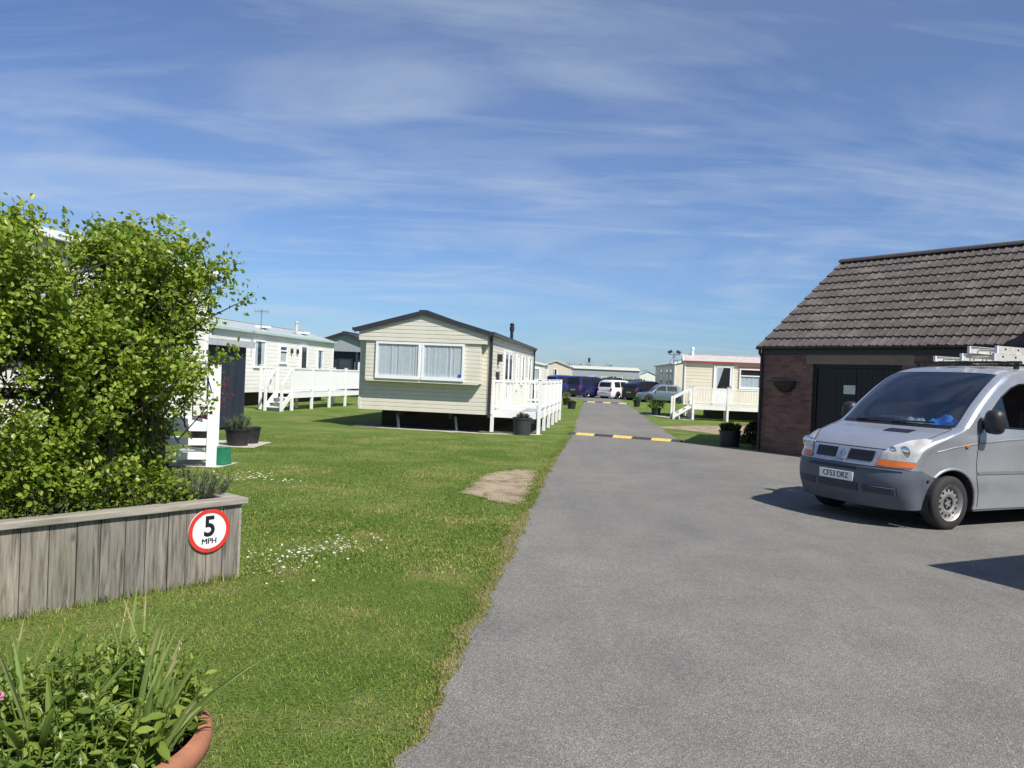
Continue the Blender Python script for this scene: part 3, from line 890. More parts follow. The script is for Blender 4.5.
IRIS = leafmat('iris_leaf', (.15, .23, .055), (.25, .33, .09), (.34, .40, .15), .35, .4)
STRAW = leafmat('withered_leaf', (.30, .26, .13), (.40, .35, .18), None, .2, .7)
def iris(label, c, blades_, seed, rz=0):
    q = random.Random(seed); th = thing('iris_plant', label, 'plant', c, rz, 'iris clumps in the terracotta pot')
    gm = MB()
    for (dx, dy, L, lx, ly, wd) in blades_:
        p = Vector((dx, dy, 0)); d = Vector((lx, ly, 1)).normalized(); side = Vector((-d.y, d.x, 0))
        if side.length < .05: side = Vector((1, 0, 0))
        ang = q.uniform(-.7, .7)
        side = (Matrix.Rotation(ang, 3, 'Z') @ Vector((1, .2, 0))).normalized()
        K = 9; vs = []; dr = Vector((lx, ly, 0)) * q.uniform(.25, .6)
        fold = side.cross(d).normalized()
        for k in range(K + 1):
            t = k / K
            w2 = wd * (1 - .1 * t) * (1 if t < .6 else max(.04, 1 - ((t - .6) / .4) ** 1.7))
            o = p + d * L * t + dr * L * t * t + Vector((0, 0, -.16 * L * t ** 3 * (abs(lx) + abs(ly)) * 1.2))
            vs += [o - side * w2 / 2 + fold * w2 * .2, o, o + side * w2 / 2 + fold * w2 * .2]
        fs = []; dry = q.random() < .3
        b = len(gm.v)
        for k in range(K):
            for e in (0, 1):
                gm.f.append(tuple(b + i for i in (k * 3 + e, k * 3 + e + 1, k * 3 + e + 4, k * 3 + e + 3))); gm.m.append(1 if dry and k >= K - 2 else 0)
        gm.v += [tuple(v) for v in vs]
    gm.build('foliage', [IRIS, STRAW], th, recalc=False, smooth=True)
    return th
q = random.Random(8)
def fan(n, L0, L1, lx, ly, sp, wd=.025):
    return [(q.gauss(0, .03), q.gauss(0, .03), q.uniform(L0, L1), lx + q.gauss(0, sp), ly + q.gauss(0, sp), wd * q.uniform(.7, 1.25)) for _ in range(n)]
iris('upright clump of strap leaves leaning over the terracotta rim', (PX + .29, PY - .06, .36), fan(22, .22, .50, .20, .02, .15), 61)
iris('tall strap leaves rising at the back of the terracotta pot', (PX + .1, PY + .25, .36), fan(9, .3, .5, .0, .08, .16, .013), 62)
iris('arching strap leaves across the middle of the terracotta pot', (PX + .02, PY - .15, .36), fan(11, .25, .5, .05, -.1, .3), 63)
iris('thin strap leaves beside the pink flower at the frame edge', (PX - .24, PY + .12, .36), fan(12, .28, .46, -.05, 0., .2, .013), 64)
PINK = leafmat('pink_petal', (.62, .22, .42), (.72, .36, .55), (.82, .6, .7), .3, .5)
pf = thing('pink_flower', 'small pink ruffled flower among the pot leaves', 'flower', (PX - .09, PY - .17, .36))
MB().tube([(0, 0, 0), (.0, .0, .13), (-.01, 0, .245)], [.0025, .002, .002], 6).build('stem', POTLEAF, pf)
n = 46; a = rng.uniform(0, 6.28, n); e = rng.uniform(.0, 1.3, n)
D = np.column_stack([np.cos(a) * np.cos(e), np.sin(a) * np.cos(e), np.sin(e)])
X, Y, Z = frames(D, np.tile([0, 0, 1.], (n, 1)) + rng.normal(0, .3, (n, 3)), np.full(n, .026), np.full(n, .02))
scatter('petals', LEAF_V, LEAF_F, np.tile([-.01, 0, .245], (n, 1)), X, Y, Z, PINK, pf)
# ------------------------------------------------------------------ holiday caravans
def clad(mb, F, u0, u1, z0, z1, bh=.155, dep=.014, gable=None):
    """lapped boards on a wall face; gable = (u centre, half width, z eave, z ridge)"""
    O, t, n = F
    P = lambda u, d, z: (O[0] + t[0] * u + n[0] * d, O[1] + t[1] * u + n[1] * d, O[2] + z)
    k = max(1, round((z1 - z0) / bh)); h = (z1 - z0) / k

    def lim(z):
        if gable is None or z <= gable[2]: return u0, u1
        f = max(0., (gable[3] - z) / (gable[3] - gable[2])) * gable[1]
        return max(u0, gable[0] - f), min(u1, gable[0] + f)
    for i in range(k):
        za, zb = z0 + i * h, z0 + (i + 1) * h
        a0, a1 = lim(za); b0, b1 = lim(zb)
        if a1 - a0 < .02: continue
        zm = za + h * .82
        m0, m1 = lim(zm)
        mb.add([P(a0, 0, za), P(a1, 0, za), P(a1, dep, za), P(a0, dep, za), P(m1, dep * .75, zm), P(m0, dep * .75, zm), P(b1, 0, zb), P(b0, 0, zb)],
               [(0, 1, 2, 3), (3, 2, 4, 5), (5, 4, 6, 7), (0, 3, 5, 7), (1, 6, 4, 2)])


def curtain_mesh(mb, F, u0, u1, z0, z1, d, amp=.012, waves=9):
    O, t, n = F
    K = waves * 8; vs = []; q_ = random.Random(int(u0 * 97 + waves)); ph_ = [q_.uniform(0, 6.3) for _ in range(6)]; fr_ = [q_.uniform(.35, 1.0), q_.uniform(.9, 1.5), q_.uniform(1.6, 2.4)]
    for k in range(K + 1):
        u = u0 + (u1 - u0) * k / K; xx_ = 2 * PI * waves * k / K; env = .55 + .45 * math.sin(xx_ * .21 + ph_[3]); dd = d + amp * 1.3 * env * (.6 * math.sin(xx_ * fr_[0] + ph_[0]) + .55 * math.sin(xx_ * fr_[1] + ph_[1]) + .35 * math.sin(xx_ * fr_[2] + ph_[2]))
        for z in (z0, z1): vs.append((O[0] + t[0] * u + n[0] * dd, O[1] + t[1] * u + n[1] * dd, O[2] + z))
    mb.add(vs, [(2 * k, 2 * k + 2, 2 * k + 3, 2 * k + 1) for k in range(K)])


def window(par, F, u0, u1, z0, z1, frame=PVC, style='net', transom=0, mull=0, fw=.055, d=.014, label=None):
    m = MB()
    m.fbox(F, u0, u1, z0, z1, d, d + .004, 1)                                        # dark room behind
    D1 = d + .055
    m.fbox(F, u0, u1, z0 - .03, z0 + fw, d + .004, D1 + .012); m.fbox(F, u0, u1, z1 - fw, z1, d + .004, D1)
    m.fbox(F, u0, u0 + fw, z0 + fw, z1 - fw, d + .004, D1); m.fbox(F, u1 - fw, u1, z0 + fw, z1 - fw, d + .004, D1)
    for k in range(mull):
        uu = u0 + (u1 - u0) * (k + 1) / (mull + 1); m.fbox(F, uu - fw * .55, uu + fw * .55, z0 + fw, z1 - fw, d + .004, D1)
    if transom: m.fbox(F, u0 + fw, u1 - fw, transom - fw / 2, transom + fw / 2, d + .005, D1 + .004)
    w_ = m.build('window', [frame, DARKIN], par, label=label)
    if style in ('net', 'half'):
        c = MB(); zt = z1 - fw if style == 'net' else z0 + (z1 - z0) * .58
        curtain_mesh(c, F, u0 + fw, u1 - fw, z0 + fw, zt, d + .018, .008, max(3, int((u1 - u0) / .13))); c.build('curtain', CURTAIN, w_, smooth=True)
    elif style == 'side':
        c = MB(); a = (u1 - u0) * .28
        curtain_mesh(c, F, u0 + fw, u0 + fw + a, z0 + fw, z1 - fw, d + .018, .008, 3); c.build('curtain', CURTAIN, w_, smooth=True)
        c = MB(); curtain_mesh(c, F, u1 - fw - a, u1 - fw, z0 + fw, z1 - fw, d + .018, .008, 3); c.build('curtain', CURTAIN, w_, smooth=True)
    p = MB(); O, t, n = F; dd = d + .035
    P = lambda u, z: (O[0] + t[0] * u + n[0] * dd, O[1] + t[1] * u + n[1] * dd, O[2] + z)
    p.add([P(u0 + fw, z0 + fw), P(u1 - fw, z0 + fw), P(u1 - fw, z1 - fw), P(u0 + fw, z1 - fw)], [(0, 1, 2, 3)])
    p.build('pane', WINGLASS, w_, recalc=False)
    return w_


def door(par, F, u0, u1, z0, z1, m_=PVC, glass_z=(.45, .93), d=.014, glass_u=(.14, .86), curtain=False):
    m = MB(); m.fbox(F, u0, u1, z0, z1, d, d + .03)
    for a, b in ((u0, u0 + .05), (u1 - .05, u1)): m.fbox(F, a, b, z0, z1, d + .03, d + .05)
    m.fbox(F, u0, u1, z1 - .05, z1 + .004, d + .03, d + .0505)
    W_, H_ = u1 - u0, z1 - z0
    a, b, lo, hi = u0 + W_ * glass_u[0], u0 + W_ * glass_u[1], z0 + H_ * glass_z[0], z0 + H_ * glass_z[1]
    m.fbox(F, a, b, lo, hi, d + .03, d + .0325, 1)
    for q in ((a - .03, a, lo - .03, hi + .03), (b, b + .03, lo - .03, hi + .03), (a, b, lo - .03, lo), (a, b, hi, hi + .03)): m.fbox(F, *q, d + .03, d + .045)
    w_ = m.build('door', [m_, DARKIN], par)
    if curtain:
        c = MB(); O, t, n = F; dd = d + .036
        P = lambda u, z: (O[0] + t[0] * u + n[0] * dd, O[1] + t[1] * u + n[1] * dd, O[2] + z)
        c.add([P(a, hi), P(a + (b - a) * .5, hi), P(a + (b - a) * .12, lo + .2), P(a, lo)], [(0, 1, 2, 3)]); c.build('curtain', CURTAIN, w_, recalc=False)
    p = MB(); O, t, n = F; dd = d + .040
    P = lambda u, z: (O[0] + t[0] * u + n[0] * dd, O[1] + t[1] * u + n[1] * dd, O[2] + z)
    p.add([P(a, lo), P(b, lo), P(b, hi), P(a, hi)], [(0, 1, 2, 3)]); p.build('pane', WINGLASS, w_, recalc=False)
    h = MB(); h.fbox(F, u1 - .12, u1 - .09, z0 + H_ * .42, z0 + H_ * .5, d + .05, d + .075); h.build('handle', STEEL, w_)
    return w_


def caravan(label, loc, rz, W, L, hf, he, hr, body, roof, trim, gut, ov=.10, ovf=.1, bh=.155, cat='caravan', name='static_caravan', shade_block=True, corner=None, fascia_h=.13):
    th = thing(name, label, cat, (*loc, 0), rz)
    c = -W / 2
    m = MB()
    m.prism([(-.004, .004, hf), (-.004, .004, he - .01), (c, .004, hr - .02), (-W + .004, .004, he - .01), (-W + .004, .004, hf)], (0, L - .008, 0))
    FF = ((-W, 0, 0), (1, 0, 0), (0, -1, 0)); FR = ((0, 0, 0), (0, 1, 0), (1, 0, 0)); FL = ((-W, L, 0), (0, -1, 0), (-1, 0, 0)); FB = ((0, L, 0), (-1, 0, 0), (0, 1, 0))
    gb = (W / 2, W / 2, he, hr)
    clad(m, FF, 0, W, hf, hr, bh, gable=gb); clad(m, FB, 0, W, hf, hr, bh, gable=gb)
    clad(m, FR, 0, L, hf, he, bh); clad(m, FL, 0, L, hf, he, bh)
    m.build('wall', body, th)
    for (x, y) in ((0, 0), (0, L), (-W, 0), (-W, L)): MB().box((x, y, (hf + he) / 2), (.055, .055, he - hf - .01)).build('corner_trim', corner or PVC, th)
    s = (hr - he) / (W / 2); e = .015
    prof = [(ov, he - s * ov + e), (c, hr + e), (-W - ov, he - s * ov + e)]
    up = [(x, z + .05) for x, z in prof]
    m = MB(); m.prism([(x, -ovf, z) for x, z in prof[:2]] + [(x, -ovf, z) for x, z in up[:2][::-1]], (0, L + ovf + .1, 0))
    m.prism([(x, -ovf, z) for x, z in prof[1:]] + [(x, -ovf, z) for x, z in up[1:][::-1]], (0, L + ovf + .1, 0))
    m.box((c, (L - ovf + .1) / 2, hr + e + .055), (.22, L + ovf + .1, .03))
    m.build('roof', roof, th)
    for y0, y1 in ((-ovf - .025, -ovf + .012), (L + .09, L + .125)):
        m = MB()
        for a, b in ((0, 1), (1, 2)):
            (xa, za), (xb, zb) = prof[a], prof[b]
            m.prism([(xa, y0, za + .06), (xb, y0, zb + .06), (xb, y0, zb + .06 - fascia_h), (xa, y0, za + .06 - fascia_h)], (0, y1 - y0, 0))
        m.build('fascia', trim, th)
    for sx in (1, -1):
        x = ov + .035 if sx > 0 else -W - ov - .035
        m = MB(); m.box((x, (L - ovf) / 2, he - s * ov + .035), (.075, L + ovf, .085)); m.build('gutter', gut, th)
    for x in (-W * .3, -W * .7): MB().box((x, L / 2, hf - .09), (.07, L - .3, .16)).build('chassis_beam', CHASSIS, th)
    if shade_block:
        m = MB(); m.bb(-W + .3, -.45, L * .11, L - .2, .0, hf - .005); m.build('shade_block', CHASSIS, th)  # dark block added under the floor to stop light and blacken the underside
    for k, (x, y) in enumerate([(x, y) for y in (.45, L * .3) for x in (-W * .27, -W * .73)]):
        m = MB(); m.bar((x, y, hf - .12), (x + .08, y - .12, .01), .06, .05); m.box((x + .08, y - .12, .01), (.2, .2, .02)); m.build('support_leg', STEEL, th)
    return th, FF, FR, FL, FB


# main cream caravan by the road
MX, MA = (-.65, 21.15), -.139
th, FF, FR, FL, FB = caravan('cream caravan with dark gable roof and a wide bay window beside the road', MX, MA, 3.66, 10.6, .52, 2.74, 3.24, CREAM, DARKTRIM, DARKTRIM, DARKTRIM, ov=.10, ovf=.36, corner=CREAM, bh=.112)
# gable panel over the bay, then the bay itself
m = MB(); W = 3.66
m.prism([(-.02, -.30, 2.45), (-.02, -.30, 2.735), (-W / 2, -.30, 3.225), (-W + .02, -.30, 2.735), (-W + .02, -.30, 2.45)], (0, .285, 0))
F2 = ((-W, -.30, 0), (1, 0, 0), (0, -1, 0))
clad(m, F2, .02, W - .02, 2.45, 3.22, .112, .016, gable=(W / 2, W / 2 - .02, 2.735, 3.225))
m.build('gable_panel', CREAM, th)
m = MB(); m.bb(-W + .22, -.20, -.255, -.016, 1.36, 2.45)
F3 = ((-W, -.255, 0), (1, 0, 0), (0, -1, 0)); clad(m, F3, .22, W - .20, 1.36, 2.45, .112)
clad(m, ((-.20, -.255, 0), (0, 1, 0), (1, 0, 0)), 0, .24, 1.36, 2.45, .112); clad(m, ((-W + .22, -.016, 0), (0, -1, 0), (-1, 0, 0)), 0, .24, 1.36, 2.45, .112)
m.build('bay', CREAM, th)
window(th, F3, .52, 1.79, 1.44, 2.43, PVC, 'net', fw=.06); window(th, F3, 1.83, 3.02, 1.44, 2.43, PVC, 'net', fw=.06)
MB().fbox(F3, 1.79, 1.83, 1.42, 2.43, .014, .05).build('mullion', PVC, th)
MB().fbox(((-W, -.255, 0), (1, 0, 0), (0, -1, 0)), .25, W - .23, 1.33, 1.405, .014, .045).build('bay_sill', CREAM, th)
m = MB(); m.bb(.012, .085, -.055, .035, .45, 2.70); m.build('downpipe', DARKTRIM, th)
m = MB(); m.tube([(.05, 10.62, 2.7), (.05, 10.62, .4)], .04, 10); m.build('downpipe', DARKTRIM, th)
door(th, FR, 2.55, 3.4, .56, 2.40, PVC, (.18, .94)); door(th, FR, 3.42, 4.27, .56, 2.40, PVC, (.18, .94))
for u0, u1, z0 in ((5.3, 5.85, 1.2), (6.8, 7.6, 1.35), (8.9, 9.7, 1.35)): window(th, FR, u0, u1, z0, 2.38, PVC, 'side')
for u in (1.35,):
    m = MB(); m.fbox(FR, u - .05, u + .05, 1.95, 2.25, .014, .05); m.fbox(FR, u - .09, u + .09, 2.02, 2.24, .05, .15); m.build('wall_lamp', BLACKP, th)
m = MB(); m.fbox(FR, 1.1, 1.3, 1.48, 1.72, .014, .1); m.build('meter_box', BLACKP, th)
FLX = -.35
m = MB(); zz = 2.74 + .5 * (.35 / 1.83)
m.lathe([(.105, zz - .02), (.115, zz + .06), (.085, zz + .11)], c=(FLX, 6.6, 0), n=18); m.build('flue_collar', PVC, th, smooth=True)
m = MB(); m.lathe([(.0, zz), (.058, zz), (.058, zz + .40), (.085, zz + .41), (.085, zz + .56), (.06, zz + .58), (.09, zz + .64), (.05, zz + .69), (0, zz + .70)], c=(FLX, 6.6, 0), n=18); m.build('flue', BLACKP, th, smooth=True)
m = MB(); O = F3
m.fbox(F3, 2.86, 2.95, 1.52, 1.60, .055, .0565); m.build('window_sticker', M('blue_sticker', (.05, .07, .45), .5), th)


def rail_run(th, p, q, hf, hr, n, mat_, rail_from=0, posts=(True, True), cap=True, base=0., bal=.115, fascia=True):
    p = Vector((*p, 0)); q = Vector((*q, 0)); d = (q - p); L = d.length; d /= L; s = L / n
    rz = math.atan2(d.y, d.x)
    for k in range(n + 1):
        if (k == 0 and not posts[0]) or (k == n and not posts[1]): continue
        c = p + d * s * k
        m = MB(); m.box((c.x, c.y, (hr + .07 + base) / 2), (.095, .095, hr + .07 - base), rz)
        if cap: m.box((c.x, c.y, hr + .083), (.125, .125, .024), rz)
        m.build('post', mat_, th, bevel=.006)
    for k in range(rail_from, n):
        a = p + d * (s * k + .048); b = p + d * (s * (k + 1) - .048)
        m = MB()
        for z, h in ((hr, .06), (hf + .12, .055)): m.bar(a + Vector((0, 0, z)), b + Vector((0, 0, z)), .06, h)
        nb = max(2, int((b - a).length / bal))
        for e in range(nb):
            c = a.lerp(b, (e + .5) / nb); m.box((c.x, c.y, (hr + hf + .12) / 2), (.052, .03, hr - hf - .16), rz)
        m.build('railing_panel', mat_, th)
    if fascia:
        off = Vector((d.y, -d.x, 0)) * .0
        m = MB(); a = p + d * .05; b = q - d * .05
        m.bar(a + Vector((0, 0, hf - .10)), b + Vector((0, 0, hf - .10)), .03, .19); m.build('fascia_board', mat_, th)


def deck(label, loc, rz, wd, L, hf, hr, nside, mat_, steps=None, stringers=True, near_rail=True, far_rail=True, under=True, nearn=1):
    th = thing('raised_deck', label, 'decking', (*loc, 0), rz)
    m = MB(); y = .0; r = random.Random(3)
    nb = int(L / .15)
    for k in range(nb): m.bb(-wd + .03, -.03, k * L / nb + .003, (k + 1) * L / nb - .003, hf - .03, hf)
    m.build('floor', mat_, th)
    rail_run(th, (0, 0), (0, L), hf, hr, nside, mat_, posts=(True, True))
    if near_rail:
        if steps: rail_run(th, (-wd, 0), (-steps, 0), hf, hr, nearn, mat_, posts=(True, True), fascia=False)
        else: rail_run(th, (-wd, 0), (0, 0), hf, hr, nearn, mat_, posts=(True, False))
    if far_rail: rail_run(th, (0, L), (-wd, L), hf, hr, 1, mat_, posts=(False, True))
    for k in range(1, nside, 2): MB().box((-wd * .5, L * k / nside, (hf - .06) / 2), (.09, .09, hf - .06)).build('prop', mat_, th)
    if steps:
        ns = 3; rise = hf / (ns + 1); run = .27
        for k in range(ns):
            z = hf - rise * (k + 1); yy = -run * (k + .5) - .02
            m = MB(); m.bb(-steps + .03, -.03, yy - run / 2, yy + run / 2, z - .035, z); m.bb(-steps + .03, -.03, yy + run / 2 - .03, yy + run / 2 - .005, z - rise + .0, z - .036); m.build('step', mat_, th)
        for x in (-steps, 0):
            yb = -run * ns - .03
            m = MB(); m.box((x, yb, .50), (.085, .085, 1.0)); m.build('post', mat_, th, bevel=.005)
            m = MB(); m.bar((x, yb, .95), (x, -.03, hr + .0), .05, .07); m.build('handrail', mat_, th)
            if stringers: m = MB(); m.bar((x, yb + .02, .12), (x, -.03, hf - .05), .035, .2 if stringers is True else stringers); m.build('stringer', mat_, th)
    return th


dk = deck('white railed deck along the side of the cream bay window caravan', (.80, 21.75), MA, 1.34, 7.7, .62, 1.46, 5, PVC)

# caravan with the pale green gutter, its white deck
th, FF, FR, FL, FB = caravan('white caravan with pale green gutter behind the navy shed', (-10.62, 26.9), -.14, 3.3, 11.6, .56, 2.90, 3.36, WHITE_CLAD, ROOFSHEET, GREENTRIM, GREENTRIM)
window(th, FR, 3.2, 4.15, 1.55, 2.62, PVC, 'side'); window(th, FR, 5.45, 6.2, 1.75, 2.5, PVC, 'half', transom=2.28); door(th, FR, 7.6, 8.35, .62, 2.62, PVC, (.05, .95)); window(th, FR, 9.5, 10.25, 1.5, 2.5, PVC, 'side')
for u in (6.6, 7.2):
    m = MB(); m.fbox(FR, u, u + .1, 2.2, 2.4, .014, .1); m.build('wall_lamp', BLACKP, th)
m = MB(); m.lathe([(0, 3.15), (.075, 3.15), (.075, 3.62), (.10, 3.63), (.10, 3.70), (0, 3.72)], c=(-.55, 8.4, 0), n=14); m.build('flue', M('pale_flue', (.5, .49, .45), .6), th, smooth=True)
for y in (5.5, 9.6):
    m = MB(); m.box((-.75, y, 3.24), (.5, .5, .10)); m.build('roof_vent', PVC, th, bevel=.02)
deck('white deck with side steps in front of the green gutter caravan', (-8.08, 28.3), -.165, 1.25, 6.9, .66, 1.56, 4, PVC, steps=.62)

# dark lodge behind them
th, FF, FR, FL, FB = caravan('navy lodge with grey gable and white notice behind the white deck', (-7.95, 45.2), -.12, 3.9, 9, .35, 3.06, 3.74, NAVY, DARKTRIM, DARKTRIM, DARKTRIM, ovf=.5, name='timber_lodge', cat='lodge', corner=NAVY)
m = MB(); Wl = 3.9
m.prism([(0, -.3, 2.65), (0, -.3, 3.04), (-Wl / 2, -.3, 3.72), (-Wl, -.3, 3.04), (-Wl, -.3, 2.65)], (0, .28, 0)); m.build('gable_panel', GREYCLAD, th)
for x in (-.1, -Wl + .1, -1.2): MB().bb(x - .06, x + .06, -.28, -.16, 0, 2.65).build('porch_post', NAVY, th)
door(th, FF, 1.5, 2.4, .35, 2.35, NAVY, (.3, .9))
MB().fbox(FF, 2.5, 2.85, 1.55, 2.05, .02, .03).build('notice', PVC, th)

# white caravan behind the hedge, its steps
ax = math.atan2(-.185, .983)
th, FF, FR, FL, FB = caravan('white caravan with dark roof half hidden behind the leafy bush', (-6.17, 2.4), ax, 3.4, 9.0, .86, 2.90, 3.15, WHITE_CLAD, DARKTRIM, PVC, PVC, ov=.12)
window(th, FR, 2.2, 3.6, 1.6, 2.6, PVC, 'net'); window(th, FR, 5.0, 6.1, 1.6, 2.6, PVC, 'net'); door(th, FR, 6.8, 7.6, .9, 2.75)
st = thing('porch_steps', 'white timber steps with sloping handrails at the end of the hidden caravan', 'steps', (-4.66, 12.02, 0), .33)
for (x, y, h) in ((0, 0, 1.6), (0, .75, 1.6)):
    m = MB(); m.box((x, y, h / 2), (.15, .11, h)); m.build('post', PVC, st, bevel=.006)
for y in (0, .75):
    for z0, z1 in ((1.42, 1.78), (.92, 1.28), (.62, .80)):
        m = MB(); m.bar((-.07, y, z0), (-1.25, y, z1 + .12), .045, .10); m.build('handrail', PVC, st, bevel=.004)
for k in range(3):
    m = MB(); m.bb(-.13 - .36 * k, -.5 - .36 * k, .02, .73, .17 + .2 * k, .21 + .2 * k); m.build('step', PVC, st, bevel=.004)
for k in range(3):
    m = MB(); m.bb(-1.3, -.08, -.062, -.042, .12 + .22 * k, .23 + .22 * k); m.build('side_board', PVC, st, bevel=.003)
m = MB(); m.box((-1.25, 0, .85), (.11, .11, 1.7)); m.build('post', PVC, st, bevel=.006)
m = MB(); m.box((-1.25, .75, .85), (.11, .11, 1.7)); m.build('post', PVC, st, bevel=.006)

# navy shed
sh = thing('garden_shed', 'dark navy timber shed behind the white steps', 'shed', (-7.2, 17.95, 0), -.135)
m = MB(); m.bb(-2.4, -.012, .012, 1.988, .05, 2.14)
for k in range(14): m.bb(-.013, .006, k * 2 / 14 + .004, (k + 1) * 2 / 14 - .004, .05, 2.14)
for k in range(17): m.bb(-2.4 + k * 2.39 / 17 + .004, -2.4 + (k + 1) * 2.39 / 17 - .004, -.004, .013, .05, 2.14)
m.build('wall', NAVY, sh)
m = MB(); m.prism([(.14, -.12, 2.13), (.14, -.12, 2.20), (-2.55, -.12, 2.38), (-2.55, -.12, 2.31)], (0, 2.25, 0)); m.build('roof', ROOFSHEET, sh)
m = MB(); m.bb(.141, .165, -.14, 2.15, 2.06, 2.22); m.build('fascia', M('grey_fascia', (.42, .44, .47), .5), sh)
m = MB(); m.prism([(.14, -.145, 2.08), (.14, -.145, 2.22), (-2.55, -.145, 2.40), (-2.55, -.145, 2.26)], (0, .024, 0)); m.build('fascia', MC['grey_fascia'], sh)

# caravans at the far end
th, FF, FR, FL, FB = caravan('small white caravan just past the end of the cream one', (2.42, 60), -.1, 3.0, 5, .6, 2.62, 2.9, WHITE_CLAD, ROOFGREY, PVC, PVC)
window(th, FF, 2.2, 2.7, 1.4, 2.3, PVC, 'net')
th, FF, FR, FL, FB = caravan('pale cream gabled caravan behind the blue estate car', (5.6, 75), -.1, 2.7, 9, .6, 2.80, 3.28, CREAM2, ROOFCREAM, ROOFCREAM, PVC)
window(th, FF, 1.15, 1.45, 1.35, 2.5, PVC, 'dark'); window(th, FF, .25, .55, 1.35, 2.5, PVC, 'dark')
th, FF, FR, FL, FB = caravan('long low grey building with pale roof beyond the parked cars', (7.05, 95), R(-90), 4, 8.7, .3, 2.92, 3.22, GREYCLAD, ROOFCREAM, DARKTRIM, PVC, name='long_building', cat='building')
for u in (2.3, 3.9): window(th, FR, u, u + .8, 1.3, 2.0, PVC, 'net')
window(th, FR, 5.4, 6.6, 1.3, 2.0, PVC, 'dark')
th, FF, FR, FL, FB = caravan('white gable caravan far off behind the dark hedge', (19.75, 104), -.1, 2.7, 8, .5, 2.5, 3.08, WHITE_CLAD, ROOFSHEET, GREENTRIM, GREENTRIM)

# right-hand caravans
th, FF, FR, FL, FB = caravan('cream caravan with red gutter on the right of the lane', (8.06, 35.9), R(-101), 3.1, 9.6, .62, 2.62, 2.98, CREAM2, M('pinkish_roof', (.52, .46, .43), .5, .08, 3), PVC_WARM, REDTRIM, ov=.06)
door(th, FR, 1.3, 2.18, .68, 2.50, PVC, (.42, .95), glass_u=(.17, .83), curtain=True)
window(th, FR, 2.45, 3.4, 1.5, 2.40, PVC, 'half', transom=2.07); window(th, FR, 5.4, 6.8, 1.5, 2.40, PVC, 'half', transom=2.07)
MB().fbox(FR, 2.38, 3.47, 2.43, 2.48, .014, .06).build('window_hood', REDTRIM, th)
m = MB(); m.tube([(-1.4, .35, 2.9), (-1.4, .35, 3.25)], .06, 12); m.lathe([(0, 3.4), (.09, 3.36), (.09, 3.25), (0, 3.25)], c=(-1.4, .35, 0), n=12); m.build('flue', PVC, th, smooth=True)
deck('cream railed deck with steps in front of the red gutter caravan', (8.08, 34.1), R(-95), 1.25, 6.0, .68, 1.42, 4, PVC_WARM, steps=.85, stringers=.1)
th, FF, FR, FL, FB = caravan('pale caravan with shaded side windows beyond the pale blue hatchback', (16.85, 62.5), -.07, 3.6, 13.5, .25, 3.22, 3.72, CREAM2, ROOFSHEET, PVC, PVC, ov=.2)
for u in (1.2, 3.0, 6.2): window(th, FL, 13.5 - u * 1.3 - 1.2, 13.5 - u * 1.3, 1.5, 2.8, PVC, 'side')

# ------------------------------------------------------------------ brick garage
BRICK = brick_mat()
TILE = M('concrete_roof_tile', (.080, .065, .059), .85, .28, 4, bmp=.5, bscale=45, stain=(.21, .185, .165), sfac=.6)
LINTEL = M('stained_lintel', (.26, .195, .135), .9, .15, 4, bmp=.4, stain=(.09, .08, .06), sfac=.6)
GDOOR = M('black_door_paint', (.008, .008, .011), .5, .25, 5, bmp=.2, stretch=(1, 1, .1))
GA = math.atan2(-.809, .588); GL = 7.0
gt = thing('brick_garage', 'brown brick garage with tiled roof and dark double doors', 'garage', (6.23, 19.24, 0), GA)
m = MB(); E = 2.64; D = 6.8
m.bb(0, 1.42, 0, .22, -.05, E); m.bb(3.52, GL, 0, .22, -.05, E); m.bb(1.42, 3.52, 0, .22, 2.42, E); m.bb(1.42, 3.52, .10, .22, 2.2, 2.42)
RZ = 5.12
for x0 in (0, GL - .22):
    m.prism([(x0, .22, -.05), (x0, .22, E), (x0, D / 2, RZ - .12), (x0, D - .22, E), (x0, D - .22, -.05)], (.22, 0, 0))
m.bb(0, GL, D - .22, D, -.05, E)
m.build('wall', BRICK, gt)
m = MB(); m.bb(1.24, 1.42, -.006, .1, 2.2, 2.42); m.bb(1.42, 3.52, -.006, .10, 2.2, 2.419); m.bb(3.52, 3.78, -.006, .1, 2.2, 2.42); m.build('lintel', LINTEL, gt)
m = MB(); m.bb(1.42, 1.50, .05, .16, 0, 2.2); m.bb(3.44, 3.52, .05, .16, 0, 2.2); m.bb(1.5, 3.44, .05, .16, 2.12, 2.2); m.build('door_frame', GDOOR, gt)
for a, b in ((1.505, 2.465), (2.475, 3.435)):
    m = MB()
    nb = 8
    for k in range(nb): m.bb(a + (b - a) * k / nb + .002, a + (b - a) * (k + 1) / nb - .002, .08, .12, .02, 2.115)
    m.bb(a, b, .121, .14, .02, 2.11)
    dd = m.build('door', GDOOR, gt)
    h = MB(); h.bb(b - .1 if a < 2 else a + .07, b - .07 if a < 2 else a + .1, .045, .08, 1.0, 1.16); h.build('handle', STEEL, dd)
m = MB(); m.bb(2.17, 2.45, .0745, .0765, 1.53, 1.73); m.build('notice', M('notice_paper', (.62, .66, .55), .6, .05, 20, stain=(.4, .42, .36), sfac=.3), gt)
m = MB()
